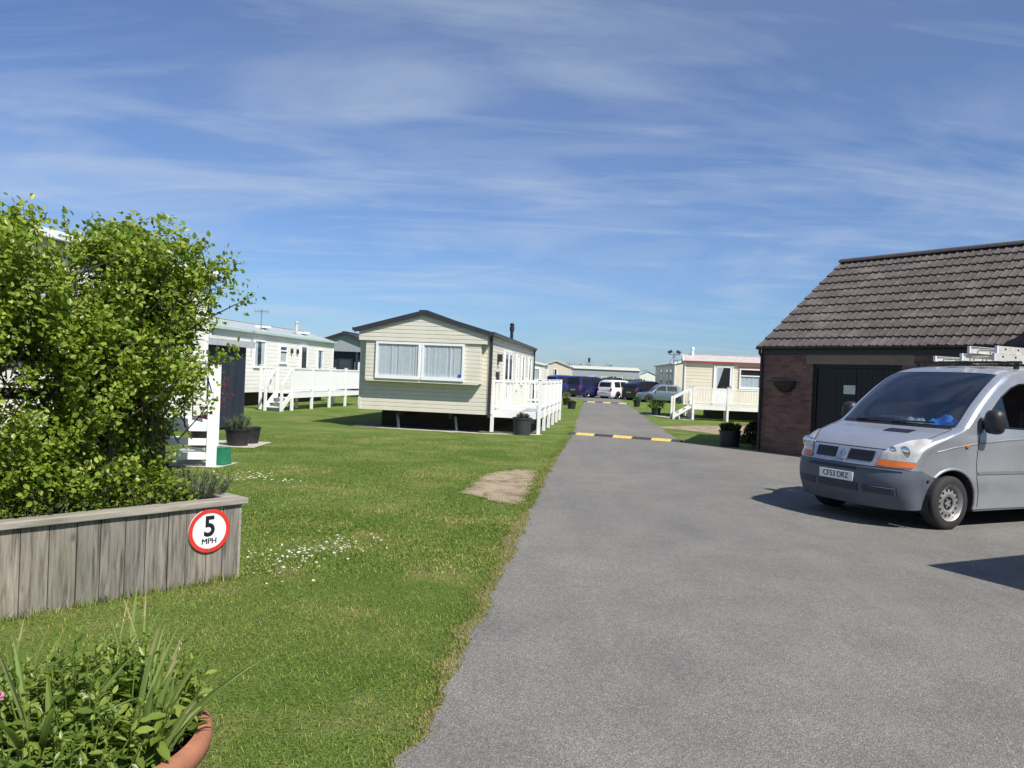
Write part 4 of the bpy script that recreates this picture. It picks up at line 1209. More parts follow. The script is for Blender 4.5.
# tiled slopes: double roman profile, eleven courses each side
th_ = math.atan2(RZ - 2.58, D / 2 + .16); sl_ = math.hypot(RZ - 2.58, D / 2 + .16); NC = 11; g_ = sl_ / NC
def tiles(mb, flip):
    tw = .18; ns = 8; nt_ = int((GL + .08) / tw) + 1
    r = random.Random(9 + flip)
    for c in range(NC):
        vs = []
        nn = nt_ * ns
        s0 = c * g_ - (.02 if c else 0); s1 = (c + 1) * g_ + .03
        jit = [r.gauss(0, .0045) for _ in range(nt_ + 1)]; jz = [r.gauss(0, .003) for _ in range(nt_ + 1)]
        for s, base in ((s0, .052), (s0, .012), (s1, .016)):
            pass
        rows = []
        for s, base in ((s0 + .0, .0), (s0, .044), (s1, .004)):
            row = []
            for k in range(nn + 1):
                x = -.04 + k * tw / ns
                x = min(x, GL + .04)
                ph = (k % ns) / ns; prof = .023 * max(0., math.sin(ph * 2 * PI)) + .006 * math.sin(ph * 4 * PI)
                ti = k // ns
                lift = base + (prof if base else prof * .3) + (jz[ti] if base > .02 else 0)
                ss = s + (jit[ti] if base > .01 or s == s0 else 0)
                y = -.16 + ss * math.cos(th_) - lift * math.sin(th_); z = 2.58 + ss * math.sin(th_) + lift * math.cos(th_)
                if flip: y = D - y
                row.append((x, y, z))
            rows.append(row)
        vs = rows[0] + rows[1] + rows[2]; w_ = nn + 1
        mb.add(vs, [(j * w_ + k, j * w_ + k + 1, (j + 1) * w_ + k + 1, (j + 1) * w_ + k) for j in range(2) for k in range(nn)])
tiles(m, 0); tiles(m, 1)
m.prism([(-.02, -.14, 2.56), (-.02, D / 2, RZ - .03), (-.02, D + .14, 2.56), (-.02, D / 2, RZ - .1)], (GL + .04, 0, 0))
m.build('roof', TILE, gt, smooth=True, angle=35)
m = MB(); x = -.05
while x < GL:
    L = .42; pts = []
    for k in range(9):
        a = PI * k / 8; pts.append((x, D / 2 - .13 * math.cos(a), RZ + .0 + .11 * math.sin(a)))
    m.prism(pts, (L - .012, 0, 0)); x += L
m.build('ridge_tile', M('ridge_tile_clay', (.075, .062, .060), .85, .2, 6), gt, smooth=True)
m = MB(); m.bb(0, GL, -.035, 0.0, 2.42, 2.60); m.build('fascia', BLACKP, gt)
m = MB()
prof = [(-.05 - .055 * math.cos(PI * k / 8) - .045, 2.60 - .06 * math.sin(PI * k / 8)) for k in range(9)]
m.prism([(-.10, y, z) for y, z in prof], (GL + .12, 0, 0)); m.build('gutter', BLACKP, gt)
m = MB(); m.tube([(-.02, -.08, 2.56), (-.02, -.075, 2.45), (.03, -.05, 2.36), (.03, -.045, .05)], .036, 10); m.build('downpipe', BLACKP, gt, smooth=True)

bk = thing('hanging_basket', 'half round black wire basket on the brick garage wall', 'basket', (6.23 + .71 * .588, 19.24 - .71 * .809, 1.66), GA)
m = MB(); Rb = .29
for k in range(9):
    a = PI * k / 8
    m.tube([(Rb * math.cos(a) * math.cos(e), -.012 - .22 * math.sin(a) * math.cos(e), .10 - .26 * math.sin(e)) for e in [PI / 2 * q / 6 for q in range(7)]], .008, 5)
for zf in (0, .35, .7):
    e = zf * PI / 2
    m.tube([(Rb * math.cos(PI * k / 14) * math.cos(e), -.012 - .22 * math.sin(PI * k / 14) * math.cos(e), .10 - .26 * math.sin(e)) for k in range(15)], .009, 5)
m.tube([(-Rb, -.01, .10), (Rb, -.01, .10)], .009, 5)
m.build('frame', BLACKP, bk)
m = MB(); vs = []
for q in range(6):
    e = PI / 2 * q / 5.2
    for k in range(13):
        a = PI * k / 12; vs.append((Rb * .93 * math.cos(a) * math.cos(e), -.012 - .2 * math.sin(a) * math.cos(e), .085 - .24 * math.sin(e)))
m.add(vs, [(j * 13 + k, j * 13 + k + 1, (j + 1) * 13 + k + 1, (j + 1) * 13 + k) for j in range(5) for k in range(12)])
m.build('liner', M('coir_liner', (.07, .055, .04), .95, .3, 30, bmp=.6), bk, recalc=False)

# taller gabled wing joined to the garage, past the edge of the view
wg = thing('brick_wing', 'taller brick wing joined to the end of the tiled garage', 'building', (6.23 + 7.02 * .588, 19.24 - 7.02 * .809, 0), GA)
m = MB(); m.bb(.0, 5.0, -1.2, 7.0, -.05, 4.15); m.prism([(0, -1.2, 4.15), (5.0, -1.2, 4.15), (2.5, -1.2, 6.0)], (0, 8.2, 0)); m.build('wall', BRICK, wg)
m = MB(); m.prism([(-.15, -1.35, 4.08), (2.5, -1.35, 6.02), (2.5, -1.35, 6.12), (-.15, -1.35, 4.18)], (0, 8.5, 0)); m.prism([(5.15, -1.35, 4.08), (2.5, -1.35, 6.021), (2.5, -1.35, 6.121), (5.15, -1.35, 4.18)], (0, 8.5, 0)); m.build('roof', TILE, wg)
ob = thing('flat_roof_store', 'low flat roofed brick store across the forecourt from the van', 'building', (5.45, 5.40, 0), math.atan2(.44, .9))
m = MB(); m.bb(.1, 6, -5.5, -.1, -.05, 2.45); m.build('wall', BRICK, ob)
m = MB(); m.bb(0, 6.1, -5.6, 0, 2.45, 2.70); m.build('roof', M('felt_roof', (.12, .12, .12), .9, .15, 6), ob)
# ------------------------------------------------------------------ silver van
def carpaint(name, c, metal=.55, rough=.36, coat=.5, dirt=.25):
    return M(name, c, rough, .04, 3, metal=metal, coat=coat, stain=tuple(x * .6 + .04 for x in c), sfac=dirt)
SILVER = carpaint('silver_paint', (.48, .505, .54), .6, .30, .5)
BUMPER = M('grey_bumper_plastic', (.085, .098, .125), .55, .08, 5, stain=(.16, .17, .18), sfac=.3)
AMBER = M('amber_lens', (.55, .13, .012), .2, .1, 8, coat=.6)
LENS = M('headlight_lens', (.58, .59, .50), .15, .12, 5, coat=.8, stain=(.40, .40, .33), sfac=.5)
CHROME = M('chrome', (.7, .7, .72), .18, .05, 8, metal=1)
BLK = M('gloss_black', (.012, .012, .014), .3, .1, 8)
PLATEW = M('plate_white', (.78, .78, .76), .4, .03, 8)
PLATEY = M('plate_yellow', (.75, .55, .05), .4, .05, 8)
REDLENS = M('red_lens', (.45, .02, .02), .2, .1, 8, coat=.6)
SEAT = M('seat_cloth', (.05, .05, .055), .9, .2, 12)

VA = math.atan2(.42, .91)
van = thing('van', 'silver panel van with dark bumper and ladders on its roof', 'van', (4.12, 9.60, 0), VA)
Cn = [(.11, .23), (.03, .40), (.0, .56), (.03, .71), (.075, .80), (.135, .915), (.33, 1.025), (.62, 1.105), (.93, 1.185), (1.24, 1.455), (1.55, 1.69), (1.80, 1.842), (2.05, 1.915), (2.6, 1.95), (3.6, 1.96), (4.5, 1.94), (4.70, 1.82), (4.78, 1.1), (4.78, .3)]
En = [(.44, .25), (.40, .40), (.385, .56), (.40, .70), (.44, .79), (.52, .90), (.70, 1.015), (.90, 1.105), (1.10, 1.19), (1.38, 1.425), (1.68, 1.635), (1.98, 1.785), (2.28, 1.845), (2.75, 1.875), (3.6, 1.885), (4.5, 1.87), (4.68, 1.76), (4.745, 1.1), (4.745, .3)]


Cn = [(x, z if z < .7 else .7 + (z - .7) * 1.065) for x, z in Cn]; En = [(x, z if z < .7 else .7 + (z - .7) * 1.065) for x, z in En]
def ZS(z): return z if z < .7 else .7 + (z - .7) * 1.065


def spline(P, u):
    i = int(min(max(u, 0), len(P) - 1.0001)); t = u - i
    g_ = lambda k: P[min(max(k, 0), len(P) - 1)]
    p0, p1, p2, p3 = g_(i - 1), g_(i), g_(i + 1), g_(i + 2); out = []
    for a, b, c, d in zip(p0, p1, p2, p3):
        m1 = (c - a) / 2 * .8; m2 = (d - b) / 2 * .8
        out.append((2 * t**3 - 3 * t**2 + 1) * b + (t**3 - 2 * t**2 + t) * m1 + (-2 * t**3 + 3 * t**2) * c + (t**3 - t**2) * m2)
    return out


def hw(x, z):
    if z > .7: z = .7 + (z - .7) / 1.065
    y = .952
    if x < 1.3: y -= .085 * ((1.3 - x) / .9) ** 2.2
    if x > 4.4: y -= .06 * ((x - 4.4) / .35) ** 2
    if z < .7: y -= .03 * ((.7 - z) / .45) ** 2
    if z > 1.05: y -= (z - 1.05) * .155
    if z > 1.68: y -= .9 * (z - 1.68) ** 2
    if .62 < z < 1.05: y -= .010 * math.sin((z - .62) / .43 * PI)
    return y


def top(u, v, off=0.):
    """van skin over nose, bonnet, screen and roof: u along the rows, v across (-1 camera side)"""
    xc, zc = spline(Cn, u); xe, ze = spline(En, u); ye = hw(xe, ze); a = min(1., abs(v))
    n = 2.7; f = 1 - (1 - a ** n) ** (1 / n)
    p = Vector((xc + (xe - xc) * f, (1 if v > 0 else -1) * ye * a, zc + (ze - zc) * f))
    if off:
        e = 1e-3; v0 = max(-.999, min(.999, v))
        du = top(min(u + e, 17.9), v0) - top(max(u - e, 0), v0); dv = top(u, min(v0 + e, 1)) - top(u, max(v0 - e, -1))
        nn = du.cross(dv)
        if nn.length > 0:
            nn.normalize()
            ctr = Vector((2.4, 0, .9))
            if nn.dot(p - ctr) < 0: nn = -nn
            p = p + nn * off
    return p


def vsamp(v0, v1, n=40):
    a0, a1 = math.asin(max(-1, v0)), math.asin(min(1, v1))
    return [math.sin(a0 + (a1 - a0) * k / n) for k in range(n + 1)]


def grid(mb, us, vs_, fn, off=0., mi=0):
    W_ = len(vs_)
    mb.add([fn(u, v, off) for u in us for v in vs_], [(j * W_ + k, j * W_ + k + 1, (j + 1) * W_ + k + 1, (j + 1) * W_ + k) for j in range(len(us) - 1) for k in range(W_ - 1)], mi)


def lin(a, b, n): return [a + (b - a) * k / n for k in range(n + 1)]


def poly2d(outline, holes, step, fn):
    """2-D outline with holes, cut into a fine net and mapped by fn(a, b)"""
    bm = bmesh.new(); es = []
    for loop in [outline] + list(holes):
        vs = [bm.verts.new((a, b, 0)) for a, b in loop]
        es += [bm.edges.new((vs[i], vs[(i + 1) % len(vs)])) for i in range(len(vs))]
    bmesh.ops.triangle_fill(bm, use_beauty=True, use_dissolve=False, edges=es, normal=(0, 0, 1))
    xs = [v.co.x for v in bm.verts]; ys = [v.co.y for v in bm.verts]
    for ax, (lo, hi) in ((0, (min(xs), max(xs))), (1, (min(ys), max(ys)))):
        st = step[ax]; k = math.ceil(lo / st)
        while k * st < hi:
            co = [0, 0, 0]; no = [0, 0, 0]; co[ax] = k * st; no[ax] = 1
            bmesh.ops.bisect_plane(bm, geom=bm.verts[:] + bm.edges[:] + bm.faces[:], dist=1e-5, plane_co=co, plane_no=no); k += 1
    bmesh.ops.remove_doubles(bm, verts=bm.verts, dist=1e-5)
    bm.verts.index_update()
    V = [fn(v.co.x, v.co.y) for v in bm.verts]; Fc = [tuple(v.index for v in f.verts) for f in bm.faces]
    bm.free()
    return V, Fc


def circle(c, r, n=24, a0=0, a1=2 * PI, ends=False):
    k = n if ends else n
    return [(c[0] + r * math.cos(a0 + (a1 - a0) * i / n), c[1] + r * math.sin(a0 + (a1 - a0) * i / n)) for i in range(n + (1 if ends else 0))]


AX1, AX2, AZ, AR = .84, 3.94, .325, .395
# bonnet, A pillars, roof and tail
m = MB()
grid(m, lin(4.98, 8.0, 24), vsamp(-1, 1, 44), top)
m.build('bonnet', SILVER, van, smooth=True, angle=60)
m = MB()
for s in (-1, 1):
    vv = [s * a for a in (.885, .91, .94, .965, .985, 1.)]
    grid(m, lin(8.0, 11.0, 18), vv, top)
grid(m, lin(11.0, 18.0, 42), vsamp(-1, 1, 36), top)
m.build('roof', SILVER, van, smooth=True, angle=60)
m = MB(); grid(m, lin(7.98, 11.02, 18), vsamp(-.89, .89, 30), top, -.004)
m.build('windscreen', SCREENGLASS, van, smooth=True, recalc=False)
m = MB(); grid(m, lin(7.86, 8.10, 3), vsamp(-.86, .86, 26), top, .006)
m.build('wiper_cowl', BLK, van, smooth=True)
for s, e in (((-.62), .0), ((.0), .62)):
    m = MB(); m.tube([top(8.06, e, .02), top(8.12, (s + e) / 2 + .1, .022), top(8.16, s, .02)], .011, 6); m.build('wiper', BLK, van)

# sides
def sidefn(s, off=0.):
    return lambda a, b: (a, s * (hw(a, b) + off), b)
roofl = [tuple(spline(En, u)) for u in lin(3.0, 17.0, 70)]
arch = lambda cx, a0, a1, n=18: circle((cx, AZ), AR, n, a0, a1, True)
aA = math.radians(132)                                     # where the bumper meets the front arch
side = roofl + [(4.745, .27), (AX2 + .388, .27)] + arch(AX2, -.14, PI + .14) + [(AX2 - .388, .24), (AX1 + .385, .24)] + arch(AX1, -.21, aA)
win = [(1.36, 1.215), (1.52, 1.38), (1.74, 1.55), (1.95, 1.665), (2.12, 1.715), (2.45, 1.735), (2.50, 1.70), (2.50, 1.18)]
win = [(a, ZS(b)) for a, b in win]
bumpside = [tuple(spline(En, u)) for u in lin(0, 3.0, 14)] + arch(AX1, aA, PI + .18, 10) + [(.452, .245)]
for s in (-1, 1):
    V, Fc = poly2d(side, [win], (.09, .07), sidefn(s)); MB().add(V, Fc).build('side_panel', SILVER, van, smooth=True, angle=50)
m = MB()
for s in (-1, 1):
    V, Fc = poly2d(side, [win], (.2, .15), sidefn(s, -.03)); m.add(V, Fc)
grid(m, lin(11.6, 17.9, 20), vsamp(-.95, .95, 16), top, -.05)
m.bb(2.62, 2.66, -.86, .86, .25, 1.80); m.bb(.5, 4.7, -.86, .86, .24, .27)
m.build('interior_lining', DARKIN, van, recalc=False)
for s in (-1, 1):
    V, Fc = poly2d(win, [], (.12, .12), sidefn(s, -.006)); MB().add(V, Fc).build('side_window', CARGLASS, van, smooth=True, recalc=False)
m = MB()
for s in (-1, 1):
    ws = [(a, b) for a, b in win]
    m.tube([sidefn(s, .001)(a, b) for a, b in ws + ws[:1]], .011, 6)
    V, Fc = poly2d([(1.33, ZS(1.19)), (1.345, ZS(1.225)), (1.60, ZS(1.455)), (1.60, ZS(1.18))], [], (.1, .1), sidefn(s, .006)); m.add(V, Fc)
m.build('window_seal', BLK, van)
m = MB()
for s in (-1, 1):
    for pts in ([(1.30, 1.20), (1.26, 1.05), (1.245, .8), (1.25, .62), (1.30, .45), (1.31, .27)], [(2.56, 1.84), (2.58, 1.2), (2.58, .27)]):
        d = []
        for (a, b), (c, e) in zip(pts, pts[1:]):
            d += [(a + (c - a) * k / 6, b + (e - b) * k / 6) for k in range(6)]
        m.tube([sidefn(s, -.001)(a, b) for a, b in d + pts[-1:]], .0055, 5)
m.build('door_seam', BLK, van)
for s in (-1, 1):
    for a, b in ((1.27, 2.56), (2.6, 3.5)):
        V, Fc = poly2d([(a, .665), (b, .665), (b, .70), (a, .70)], [], (.12, .1), sidefn(s, .010)); MB().add(V, Fc).build('rub_strip', M('grey_strip', (.16, .165, .17), .5), van, smooth=True)
    MB().bb(1.26, 3.5, s * .80, s * .915, .215, .262).build('sill', BUMPER, van)
# body-side swage and wheel-arch lips
for s in (-1, 1):
    m = MB()
    for cx in (AX1, AX2):
        a0 = -.14 if cx > 2 else -.2
        m.tube([sidefn(s, .000)(a, b) for a, b in circle((cx, AZ), AR + .012, 26, a0, (PI + .14) if cx > 2 else aA, True)], .016, 6)
    m.build('arch_lip', SILVER, van, smooth=True); m = MB()
    sw = [(.60, .93), (.85, .985), (1.1, 1.02), (1.26, 1.04), (1.8, 1.08), (2.56, 1.115)]
    m.tube([sidefn(s, -.009)(a, b) for a, b in sw], .016, 6)
    m.build('body_crease', SILVER, van, smooth=True)
# bumper
m = MB(); grid(m, lin(0, 3.05, 16), vsamp(-1, 1, 44), top, .006)
for s in (-1, 1):
    V, Fc = poly2d(bumpside, [], (.05, .05), sidefn(s, .006)); m.add(V, Fc)
m.build('bumper', BUMPER, van, smooth=True, angle=50)
def patch(u0, u1, v0, v1, off, nu=6, nv=12):
    m = MB(); grid(m, lin(u0, u1, nu), lin(v0, v1, nv), top, off); return m
patch(2.56, 2.80, -.30, .60, .010).build('bumper_slot', BLK, van, smooth=True)
for v0, v1 in ((-.86, -.40), (-.34, .38), (.44, .86)):
    mm = patch(1.02, 1.58, v0, v1, .009); grilled = mm.build('lower_grille', BLK, van, smooth=True)
    b = MB()
    for uu in (1.12, 1.26, 1.40, 1.52): b.tube([top(uu, v, .013) for v in lin(v0 + .01, v1 - .01, 10)], .007, 5)
    b.build('slats', BUMPER, grilled)
m = MB(); m.tube([top(2.86, v, .006) for v in lin(-.90, -.34, 10)], .012, 6); m.tube([top(2.86, v, .006) for v in lin(.62, .90, 6)], .012, 6); m.build('bumper_ledge', BUMPER, van, smooth=True)
m = MB(); m.lathe([(0, -.006), (.018, -.006), (.018, .012), (0, .012)], c=sidefn(-1, .006)(.47, .585), n=12, axis='y'); m.build('fog_plug', BLK, van)
# nose panel between bumper and bonnet
m = MB(); grid(m, lin(3.0, 5.02, 12), vsamp(-1, 1, 40), top, .0)
m.build('nose_panel', SILVER, van, smooth=True)
for v0, v1 in ((-.50, -.105), (.105, .50)):
    patch(3.62, 4.72, v0, v1, .008).build('grille', BLK, van, smooth=True)
patch(3.5, 4.86, -.10, .10, .016, 5, 5).build('badge_plate', SILVER, van, smooth=True)
m = MB()
bc = top(4.2, 0, .022); bd = (top(4.6, 0, .022) - top(3.8, 0, .022)).normalized(); by = Vector((0, -1, 0))
P = lambda a, b: bc + by * a + bd * b
ou = [P(0, .075), P(.052, 0), P(0, -.075), P(-.052, 0)]; inn = [P(0, .042), P(.027, 0), P(0, -.042), P(-.027, 0)]
nx_ = by.cross(bd).normalized() * .008
if nx_.x > 0: nx_ = -nx_
for k in range(4):
    j = (k + 1) % 4; m.prism([ou[k], ou[j], inn[j], inn[k]], nx_)
m.build('diamond_badge', CHROME, van)
BOWL = M('lamp_bowl_grey', (.24, .24, .235), .3, .15, 8, metal=.6)
CLEARLENS, nt, b_, o_ = nodes('hazed_lens')
b_.inputs['Base Color'].default_value = (.76, .76, .72, 1); b_.inputs['Roughness'].default_value = .12; b_.inputs['Coat Weight'].default_value = .8
t_ = nt.nodes.new('ShaderNodeBsdfTransparent'); x_ = nt.nodes.new('ShaderNodeMixShader')
nt.links.new(ramp(nt, noise(nt, coord(nt), 7, 3), [(.35, .55), (.65, .30)]), x_.inputs[0])
nt.links.new(b_.outputs[0], x_.inputs[1]); nt.links.new(t_.outputs[0], x_.inputs[2]); nt.links.new(x_.outputs[0], o_.inputs['Surface'])
# lamps: leaf-shaped lens over an amber strip, wrapped round the corner
def lamp(s):
    pts = [(4.02, .59), (4.6, .61), (5.3, .67), (5.95, .77), (6.3, .86), (6.25, .93), (5.6, .968), (4.6, .977), (4.02, .974)]
    V, Fc = poly2d([(a, b) for a, b in pts], [], (.25, .05), lambda a, b: top(a, s * b, .012 + .012 * math.sin(min(1, max(0, (a - 4) / 2.4)) * PI)))
    h = MB().add(V, Fc).build('headlight', CLEARLENS, van, smooth=True)
    V, Fc = poly2d([(a, b) for a, b in pts], [], (.25, .05), lambda a, b: top(a, s * b, .005))
    MB().add(V, Fc).build('lamp_bowl', BOWL, h, smooth=True)
    rf = MB()
    for (a, b, r) in ((4.85, .84, .078), (4.9, .70, .055)):
        c = top(a, s * b, .010); rf.lathe([(0, -.01), (r * .5, -.012), (r, .002), (r, .006), (0, .006)], c=c, n=16, axis='x')
    rf.build('reflector', CHROME, h, smooth=True)
    pts = [(3.30, .57), (3.98, .585), (3.98, .98), (3.34, .97), (3.20, .80)]
    V, Fc = poly2d(pts, [], (.25, .05), lambda a, b: top(a, s * b, .014))
    MB().add(V, Fc).build('indicator', AMBER, van, smooth=True)
lamp(-1); lamp(1)
m = MB(); m.lathe([(0, -.01), (.022, -.008), (.026, .008), (0, .008)], c=sidefn(-1, .008)(1.06, 1.005), n=12, axis='y', scale=(1.4, .8)); m.build('side_repeater', AMBER, van)
m = MB(); m.box((.62, 0, 1.118), (.10, .40, .008)); m.build('bonnet_vent', BLK, van)
m.v = []; m.f = []; m.m = []
# bonnet vent sits on the camera half of the bonnet
for o in [c for c in van.children if c.name.startswith('bonnet_vent')]: bpy.data.objects.remove(o)
patch(6.92, 7.42, -.52, -.14, .006, 5, 8).build('bonnet_vent', BLK, van, smooth=True)
# shut lines
for s in (-1, 1):
    m = MB(); m.tube([top(u, s * .875, .0005) for u in lin(5.02, 7.85, 24)], .0045, 5); m.build('bonnet_seam', BLK, van)
m = MB(); m.tube([top(5.0, v, .001) for v in vsamp(-.62, .62, 20)], .005, 5); m.build('bonnet_seam', BLK, van)
m = MB(); m.tube([top(3.06, v, .002) for v in vsamp(-.97, .97, 40)], .006, 5); m.build('bumper_seam', BLK, van)
# plate
m = MB(); m.box((-.012, .02, .565), (.012, .52, .111)); m.build('number_plate', PLATEW, van, bevel=.003)
npl = [c for c in van.children if c.name.startswith('number_plate')][0]
text_mesh('registration', 'CF53 DRZ', .098, (-.0185, .02, .566), (0, -1, 0), (0, 0, 1), SIGNBLACK, npl, sx=.90, depth=.0006, double=.0022)


def wheel(par, c, s, r=.325, w_=.20, rim=None, full=True, nh=14, ang=0.):
    """s = -1 outer side towards -y"""
    x, y, z = c
    t = MB(); t.lathe([(r * .66, -.5 * w_), (r * .80, -.52 * w_), (r * .93, -.48 * w_), (r * .985, -.38 * w_), (r, -.2 * w_), (r, .2 * w_), (r * .985, .38 * w_), (r * .93, .48 * w_), (r * .66, .5 * w_)], c=c, n=40, axis='y')
    th_ = MB(); wo = t.build('wheel', TYRE, par, smooth=True, angle=50)
    q = MB(); o = s * w_ * .5
    q.lathe([(r * .68, y + o * .96), (r * .655, y + o * 1.0), (r * .62, y + o * .9), (r * .58, y + o * .55), (r * .50, y + o * .60), (r * .34, y + o * .74), (r * .26, y + o * .62), (r * .20, y + o * .60), (0, y + o * .6)], c=(x, 0, z), n=36, axis='y')
    q.build('rim', rim or STEEL, wo, smooth=True, angle=35)
    if full:
        h = MB()
        for k in range(nh):
            a = 2 * PI * k / nh + ang; rr_ = r * .47
            h.lathe([(0, y + o * .69), (.0145, y + o * .69), (.0145, y + o * .58), (0, y + o * .58)], c=(x + rr_ * math.cos(a), 0, z + rr_ * math.sin(a)), n=10, axis='y')
        h.lathe([(r * .24, y + o * .69), (r * .235, y + o * .70), (r * .20, y + o * .70), (r * .20, y + o * .62)], c=(x, 0, z), n=20, axis='y')
        for k in range(5):
            a = 2 * PI * k / 5; rr_ = r * .155
            h.lathe([(0, y + o * .70), (.013, y + o * .70), (.013, y + o * .58), (0, y + o * .58)], c=(x + rr_ * math.cos(a), 0, z + rr_ * math.sin(a)), n=8, axis='y')
        h.build('rim_holes', BLK, wo)
    return wo
RIM = M('dull_steel_rim', (.42, .41, .40), .45, .12, 9, metal=.7, stain=(.2, .15, .1), sfac=.4)
for cx in (AX1, AX2):
    for s in (-1, 1): wheel(van, (cx, s * .825, AZ), s, rim=RIM)
m = MB()
for cx in (AX1, AX2):
    for s in (-1, 1):
        pts = circle((cx, AZ), AR + .005, 20, -.3, PI + .3, True)
        V = [(a, s * yy, b) for yy in (.58, .925) for a, b in pts]; n_ = len(pts)
        m.add(V, [(k, k + 1, n_ + k + 1, n_ + k) for k in range(n_ - 1)])
        m.add([(a, s * .58, b) for a, b in pts], [tuple(range(n_))])
m.bb(.3, 4.6, -.55, .55, .20, .26)
m.build('wheel_arch_liner', CHASSIS, van)
# mirrors
for s in (-1, 1):
    m = MB(); b = sidefn(s)(1.47, 1.26)
    y0 = s * .90
    m.tube([(1.40, y0 - s * .02, 1.28), (1.385, y0 + s * .07, 1.26), (1.37, y0 + s * .14, 1.26)], [.055, .05, .055], 10)
    c = Vector((1.36, s * 1.06, 1.31)); vs = []
    prof = [(-.085, .35), (-.075, .75), (-.03, 1.0), (.02, 1.04), (.055, 1.0), (.062, .94)]
    n_ = 20
    for xx, sc_ in prof:
        for k in range(n_):
            a = 2 * PI * k / n_; ca, sa = math.cos(a), math.sin(a)
            ca = math.copysign(abs(ca) ** .65, ca); sa = math.copysign(abs(sa) ** .65, sa)
            vs.append((c.x + xx, c.y + .105 * ca * sc_, c.z + .145 * sa * sc_))
    b0 = len(m.v); m.add(vs, [(j * n_ + k, j * n_ + (k + 1) % n_, (j + 1) * n_ + (k + 1) % n_, (j + 1) * n_ + k) for j in range(len(prof) - 1) for k in range(n_)] + [tuple(range(n_))[::-1]])
    mo = m.build('mirror', BLACKP, van, smooth=True, angle=50)
    q = MB(); q.add([(c.x + .058, c.y + .095 * math.cos(2 * PI * k / n_), c.z + .13 * math.sin(2 * PI * k / n_)) for k in range(n_)], [tuple(range(n_))]); q.build('mirror_glass', CHROME, mo)
# cab
m = MB()
grid(m, [0, 1], lin(-.80, .80, 8), lambda u, v, o: Vector((1.02 + u * .62, v, 1.20 + .03 * u - .02 * v * v)))
m.bb(1.60, 1.66, -.8, .8, .7, 1.18); m.bb(1.30, 1.64, .18, .62, 1.22, 1.29)
m.build('dashboard', M('dash_plastic', (.045, .048, .052), .7, .15, 9), van)
for y, wd in ((.47, .50), (-.30, .86)):
    m = MB(); m.box((2.22, y, .80), (.52, wd, .2)); m.box((2.46, y, 1.15), (.14, wd, .62), 0, 0, Matrix.Rotation(R(10), 3, 'Y'))
    st_ = m.build('seat', SEAT, van, bevel=.04)
    for k in ((0,) if wd < .6 else (-.21, .21)): MB().box((2.53, y + k, 1.56), (.10, .27, .18)).build('headrest', SEAT, st_, bevel=.04)
m = MB(); m.lathe([(.19 + .014 * math.cos(2 * PI * k / 8), .014 * math.sin(2 * PI * k / 8)) for k in range(8)], n=28, close=True)
Mx = Matrix.Translation((1.80, .47, 1.19)) @ Matrix.Rotation(R(-62), 4, 'Y'); m.v = [tuple(Mx @ Vector(v)) for v in m.v]
m.tube([(1.62, .47, 1.12), (1.80, .47, 1.19)], .03, 8); m.build('steering_wheel', BLK, van, smooth=True)
m = MB(); m.box((1.70, .0, 1.68), (.02, .20, .06)); m.build('rear_view_mirror', BLK, van, bevel=.008)
for s in (-1, 1): MB().bb(4.765, 4.80, s * .62, s * .78, .8, 1.3).build('tail_light', REDLENS, van)

# roof rack bars belong to the van, the ladders lie on them
VT = TM[van.name]
m = MB()
for x in (2.30, 3.2, 4.25):
    m.bar((x, -.76, 2.068), (x, .76, 2.068), .045, .035)
    for s in (-1, 1): m.bb(x - .03, x + .03, s * .70 - .02, s * .70 + .02, 1.95, 2.052)
m.build('roof_rack', BLACKP, van)


def ladder(label, xy, z, L, wd, hr_, sections):
    o = VT @ Vector((xy[0], xy[1], z))
    th = thing('ladder', label, 'ladder', o, VA, 'ladders on the van roof')
    for k in range(sections):
        z0 = k * (hr_ + .008); y_in = k * .034
        for s in (-1, 1):
            m = MB(); y = s * (wd / 2 - y_in)
            x0 = .10 * k
            m.bb(x0, x0 + L, y - .005, y + .005, z0, z0 + hr_)
            m.bb(x0, x0 + L, y - (.024 if s > 0 else .0), y + (.024 if s < 0 else .0), z0, z0 + .007); m.bb(x0, x0 + L, y - (.024 if s > 0 else .0), y + (.024 if s < 0 else .0), z0 + hr_ - .007, z0 + hr_)
            rl = m.build('rail', ALU, th)
            h = MB(); xx = x0 + .16
            while xx < x0 + L:
                h.lathe([(0, 0), (.014, 0), (.014, s * .004), (0, s * .004)], c=(xx, y + s * .0052, z0 + hr_ * .62), n=10, axis='y'); xx += .26
            h.build('rung_ends', BLK, rl)
            e = MB(); e.bb(x0 - .03, x0 - .001, y - .018, y + .018, z0 - .002, z0 + hr_ + .002); e.build('end_cap', M('pale_rubber', (.62, .60, .60), .7), rl)
        m = MB(); xx = .1 * k + .16
        while xx < L + .1 * k:
            m.tube([(xx, -(wd / 2 - y_in) + .006, z0 + hr_ / 2), (xx, (wd / 2 - y_in) - .006, z0 + hr_ / 2)], .014, 8); xx += .26
        m.build('rungs', ALU, th)
    return th
ladder('upper stack of pale extension ladders nearest the van door side', (2.04, -.36), 2.080, 3.0, .44, .095, 2)
ladder('single flat ladder lying beside the stacked ladders on the van roof', (2.26, .20), 2.080, 2.8, .42, .075, 1)

